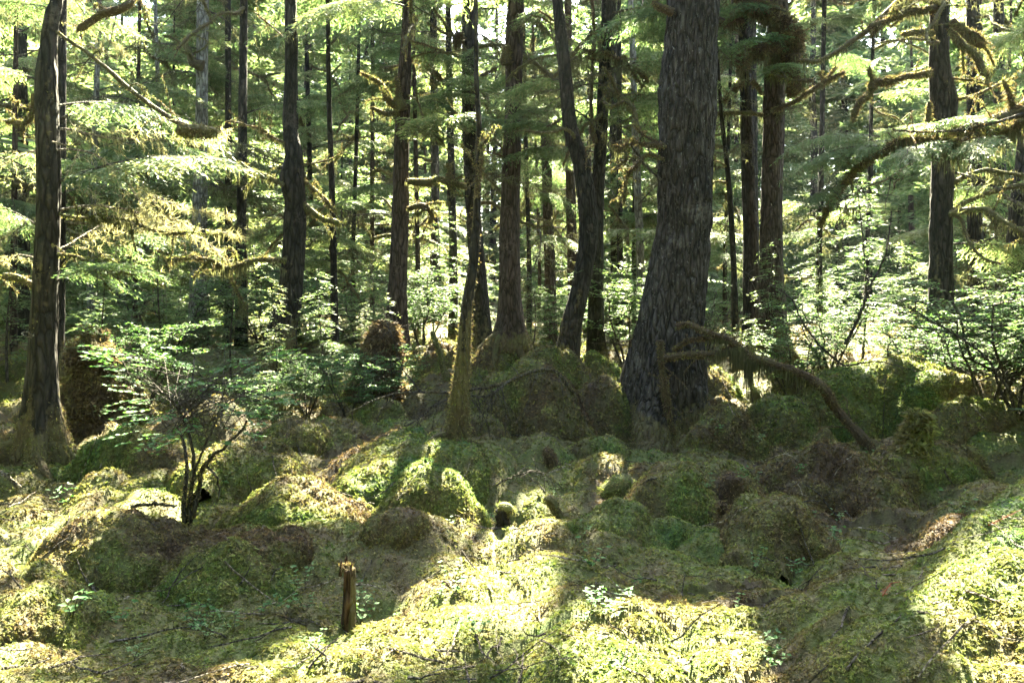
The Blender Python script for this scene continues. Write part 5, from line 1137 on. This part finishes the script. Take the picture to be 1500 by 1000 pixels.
dead_branch('thin bare leaning stem in the shade left of the slender tree', [(618, 575, 9), (590, 540, 9), (577, 500, 9), (560, 450, 9)], .010, .004, 109, 10, .4)
dead_branch('short pale stick on the bottom left moss', [(540, 915, 3.9), (560, 910, 3.9), (580, 902, 3.95)], .004, .002, 110, 2, .06, M_DEAD)
def litter():
    r = np.random.default_rng(140); mb = MB()
    for k in range(620):
        y = math.exp(r.uniform(math.log(2.5), math.log(16))); x = r.uniform(-.7, .7) * y; a = r.uniform(0, 6.28); l = r.uniform(.06, .30) * (1 + y / 14); n = 6; q = np.linspace(-.5, .5, n)
        xs = x + math.cos(a) * q * l + r.normal(0, .006, n); ys = y + math.sin(a) * q * l; zs = surface(xs, ys)[0]; zs = np.linspace(zs[0], zs[-1], n) * .5 + zs * .5 + .012 + .05 * r.random() * (q + .5)
        rd = r.uniform(.0015, .005) * (1 + y / 10); tube(mb, np.stack([xs, ys, zs], -1), np.linspace(rd, rd * .4, n), 4, M_TWIG if r.random() < .7 else M_DEAD, tint=.2 * r.random())
    mb.build('twig_litter', kind='stuff', smooth=False, label='fallen twigs scattered over the moss floor')
litter()
dead_branch('bleached curved twig springing from the near left trunk', [(50, 492, 7.1), (38, 486, 7.0), (32, 489, 6.9), (44, 495, 6.9)], .006, .004, 111, 1, .05, M_DEAD)

# brown dead fern fronds on the bright cushion
def frond(label, pts, seed, pin=.045, mat=M_FERN, name='fern_frond', cat='fern'):
    r = np.random.default_rng(seed); W = [px2w(*p) for p in pts]
    for q in W: q[2] = surf1(q[0], q[1]) + .03
    loc = W[0].copy(); mb = MB(); n = 26; C = smooth_path(np.array(W) - loc, n); tube(mb, C, np.linspace(.003, .001, n), 4, mat, cap=False)
    P, D, Ln = [], [], []; Tn = unit(np.gradient(C, axis=0)); sd = unit(np.cross(Tn, [0, 0, 1.]))
    for k in range(2, n):
        for sg in (-1, 1): P.append(C[k]); D.append(sd[k] * sg + Tn[k] * .35 + r.normal(0, .25, 3)); Ln.append(pin * (1 - k / n * .7) * r.uniform(.6, 1.1))
    leaves(mb, np.array(P), np.array(D), np.tile([0, 0, 1.], (len(P), 1)) + r.normal(0, .3, (len(P), 3)), np.array(Ln), np.array(Ln) * .28, mat, rng=r)
    o = mb.build(name, smooth=False, label=label, cat=cat); o.location = loc; return o
frond('red brown dead fern frond curling over the middle of the bright cushion', [(1293, 912, 2.95), (1304, 892, 3.0), (1318, 872, 3.05)], 120, .02)
frond('red brown dead fern frond on the crest of the bright cushion at the right edge', [(1448, 792, 3.2), (1470, 778, 3.22), (1495, 766, 3.25)], 121, .02)
frond('small green fern frond left of the sunny patch', [(582, 905, 3.9), (580, 892, 3.95), (578, 884, 4.0)], 122, .025, M_LEAFL)

# small leafy seedlings
def seedling_mesh(seed, n=16):
    r = np.random.default_rng(seed); mb = MB(); P, D, Nn = [], [], []
    for s in range(4):
        a = r.uniform(0, 6.28); t = np.linspace(0, 1, 6)[:, None]; top = np.array([.07 * math.cos(a), .07 * math.sin(a), r.uniform(.06, .16)]); C = top * t + r.normal(0, .003, (6, 3)); tube(mb, C, np.linspace(.002, .001, 6), 4, M_TWIG, cap=False)
        for k in range(n // 2): i = r.integers(2, 6); e = r.uniform(0, 6.28); P.append(C[i]); D.append([math.cos(e), math.sin(e), r.normal(.05, .15)]); Nn.append(np.array([0, 0, 1.]) + r.normal(0, .35, 3))
    m = len(P); sz = r.uniform(.020, .042, m); leaves(mb, np.array(P), np.array(D, float), np.array(Nn), sz, sz * .55, M_LEAFL if seed % 2 else M_LEAF, rng=r); return mb.mesh('seedling', False)
SEED = [seedling_mesh(130 + k) for k in range(5)]
seeds = [(290, 925, 1.4), (300, 935, 1.2), (285, 910, 1.3), (340, 925, 1.2), (150, 905, 1.6), (165, 915, 1.3), (205, 965, 1.0), (430, 900, 1.2), (445, 895, 1.0), (380, 900, .9), (360, 860, 1.2), (315, 870, 1.3), (700, 935, 1.1), (660, 850, 1.2), (665, 870, 1.1), (725, 760, .9),
    (880, 905, 1.2), (868, 895, 1.2), (895, 910, 1.1), (905, 890, 1), (860, 912, 1), (855, 785, 1.0), (1145, 800, 1.2), (1120, 835, 1.2), (1135, 845, 1.1), (1178, 770, 1.0), (1205, 765, 1), (1125, 700, 1.2), (1110, 712, 1.1), (1050, 705, 1.2), (1015, 715, 1), (970, 650, 1.2), (1485, 675, 1.2),
    (1075, 905, 1), (1130, 965, 1), (1120, 975, .9), (590, 785, 1.2), (575, 780, 1), (810, 735, 1), (780, 745, .9), (530, 880, 1), (545, 890, .9), (460, 960, 1.0), (470, 955, .9), (395, 645, 1.6), (200, 620, 1.6), (215, 612, 1.4), (640, 880, .9), (1370, 825, .7)]
for k, (px, py, s) in enumerate(seeds):
    Y = 1883 / (py - 430) * .97
    for _ in range(3):
        x = (px - 750) / F * Y; z = surf1(x, Y); Y = np.clip((CAMZ - z) * F / (py - 430), 2.6, 12)
    o = bpy.data.objects.new('seedling', SEED[k % 5]); COL.objects.link(o); o.location = (x, Y, z); o.rotation_euler.z = k * 1.3; o.scale = (s * .68,) * 3
    tag(o, 'little green leafed seedling growing out of the moss floor', 'seedling', 'seedlings sprouting from the moss')
rs = random.Random(9)
for k in range(50):
    Y = rs.uniform(3.2, 14); x = rs.uniform(-.62, .62) * Y; o = bpy.data.objects.new('seedling', SEED[k % 5]); COL.objects.link(o); o.location = (x, Y, surf1(x, Y)); o.rotation_euler.z = k; s = rs.uniform(.4, .9) * (1 + Y / 14); o.scale = (s,) * 3
    tag(o, 'little green leafed seedling growing out of the moss floor', 'seedling', 'seedlings sprouting from the moss')
def fill(n_add):
    # close the chinks over ground that lies in shade
    rr = np.random.default_rng(14); added = 0
    for it in range(3):
        bpy.context.view_layer.update(); dg = bpy.context.evaluated_depsgraph_get(); k = rr.choice(len(gp), 1700)
        for p in gp[k]:
            if added >= n_add: return added
            if abs(p[0]) > p[1] * .68: continue
            if sc.ray_cast(dg, Vector((p[0], p[1], p[2] + .08)), Vector(S))[0]: continue
            for t in range(8):
                z = rr.uniform(5.2, 14); q = p + S * ((z - p[2]) / S[2])
                if z < CAMZ + .385 * q[1] + .3: continue
                best = sorted(stands, key=lambda u: math.hypot(*(at_z(u['C'], min(z, u['C'][-1][2] - .3))[:2] - q[:2])))[0]; zz = min(z, best['C'][-1][2] - .3); b = at_z(best['C'], zz); d = math.hypot(q[0] - b[0], q[1] - b[1])
                if d > 6 or d < .3: continue
                if try_branch(best, zz, math.atan2(q[1] - b[1], q[0] - b[0]), max(.9, d * rr.uniform(1.1, 1.5)), math.atan2(z - zz, d) + .05, HEMC, 3.6, 1) is not None: added += 1; break
    return added
# ---------------------------------------------------------------- thin the crowns that still stand between the sun and the sunlit glades
def thin(passes=4, rays=1100):
    shared = set(HEM + HEMC + MOSSY + LICH + TWG); rr = np.random.default_rng(4); gone = 0; felled = 0
    pts = [tuple(p + [0, 0, .09]) for p in POOLPTS[rr.choice(len(POOLPTS), rays)]] + [tuple(px2w(a, b, Yq) + rr.normal(0, rq * .5, 3)) for (a, b, Yq, rq) in SUNLIT for _ in range(10)]
    for it in range(passes):
        bpy.context.view_layer.update(); dg = bpy.context.evaluated_depsgraph_get(); kill = {}
        for p in pts:
            o_ = Vector(p)
            for hop in range(6):
                hit, loc, nn, i, ob, m_ = sc.ray_cast(dg, o_, Vector(S))
                if not hit: break
                ob = ob.original
                if ob.name in KEEP: pass
                elif ob.name.startswith('branch') and ob.data in shared: kill[ob.name] = kill.get(ob.name, 0) + 1
                elif ob.name.startswith(('crown', 'foliage')) and ob.parent and ob.parent.get('group') and p[1] > 1: kill[ob.name] = kill.get(ob.name, 0) + 1
                elif ob.name.startswith(('trunk', 'post', 'moss', 'ground')): break
                o_ = loc + Vector(S) * .01
        if not kill: break
        for nm in kill:
            ob = bpy.data.objects[nm]
            if ob.name.startswith('branch'): bpy.data.objects.remove(ob); gone += 1
            elif felled < 25:
                root = ob.parent; felled += 1
                for c in list(root.children): bpy.data.objects.remove(c)
                bpy.data.objects.remove(root)
    print('thinned', gone, 'felled', felled, 'passes', it)
thin(3); print('filled', fill(230)); left_ = POOLPTS[(POOLPTS[:, 0] < -1.2) & (POOLPTS[:, 1] < 9)]; POOLPTS = np.vstack([POOLPTS[::3], left_]); thin(2, 900)

# ---------------------------------------------------------------- thin added volume that stands in for lens veil and background glow
def glare_veil():
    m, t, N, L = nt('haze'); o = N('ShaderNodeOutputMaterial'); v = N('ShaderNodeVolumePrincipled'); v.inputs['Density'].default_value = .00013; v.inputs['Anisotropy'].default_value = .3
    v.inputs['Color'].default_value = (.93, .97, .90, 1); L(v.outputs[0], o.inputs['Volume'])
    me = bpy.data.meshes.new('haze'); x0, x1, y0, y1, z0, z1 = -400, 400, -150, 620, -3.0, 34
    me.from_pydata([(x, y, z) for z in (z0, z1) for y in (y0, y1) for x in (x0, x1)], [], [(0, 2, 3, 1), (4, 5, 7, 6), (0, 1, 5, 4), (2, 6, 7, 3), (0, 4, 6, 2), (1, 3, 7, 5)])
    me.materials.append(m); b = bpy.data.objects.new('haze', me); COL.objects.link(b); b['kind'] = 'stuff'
glare_veil()
print('ground span', gx[0], gx[-1], gy[0], gy[-1], Z.min(), Z.max())
print('objects', len(sc.objects), 'tris', sum(sum(len(p.vertices) - 2 for p in []) + len(m.loops) - 2 * len(m.polygons) for m in bpy.data.meshes))
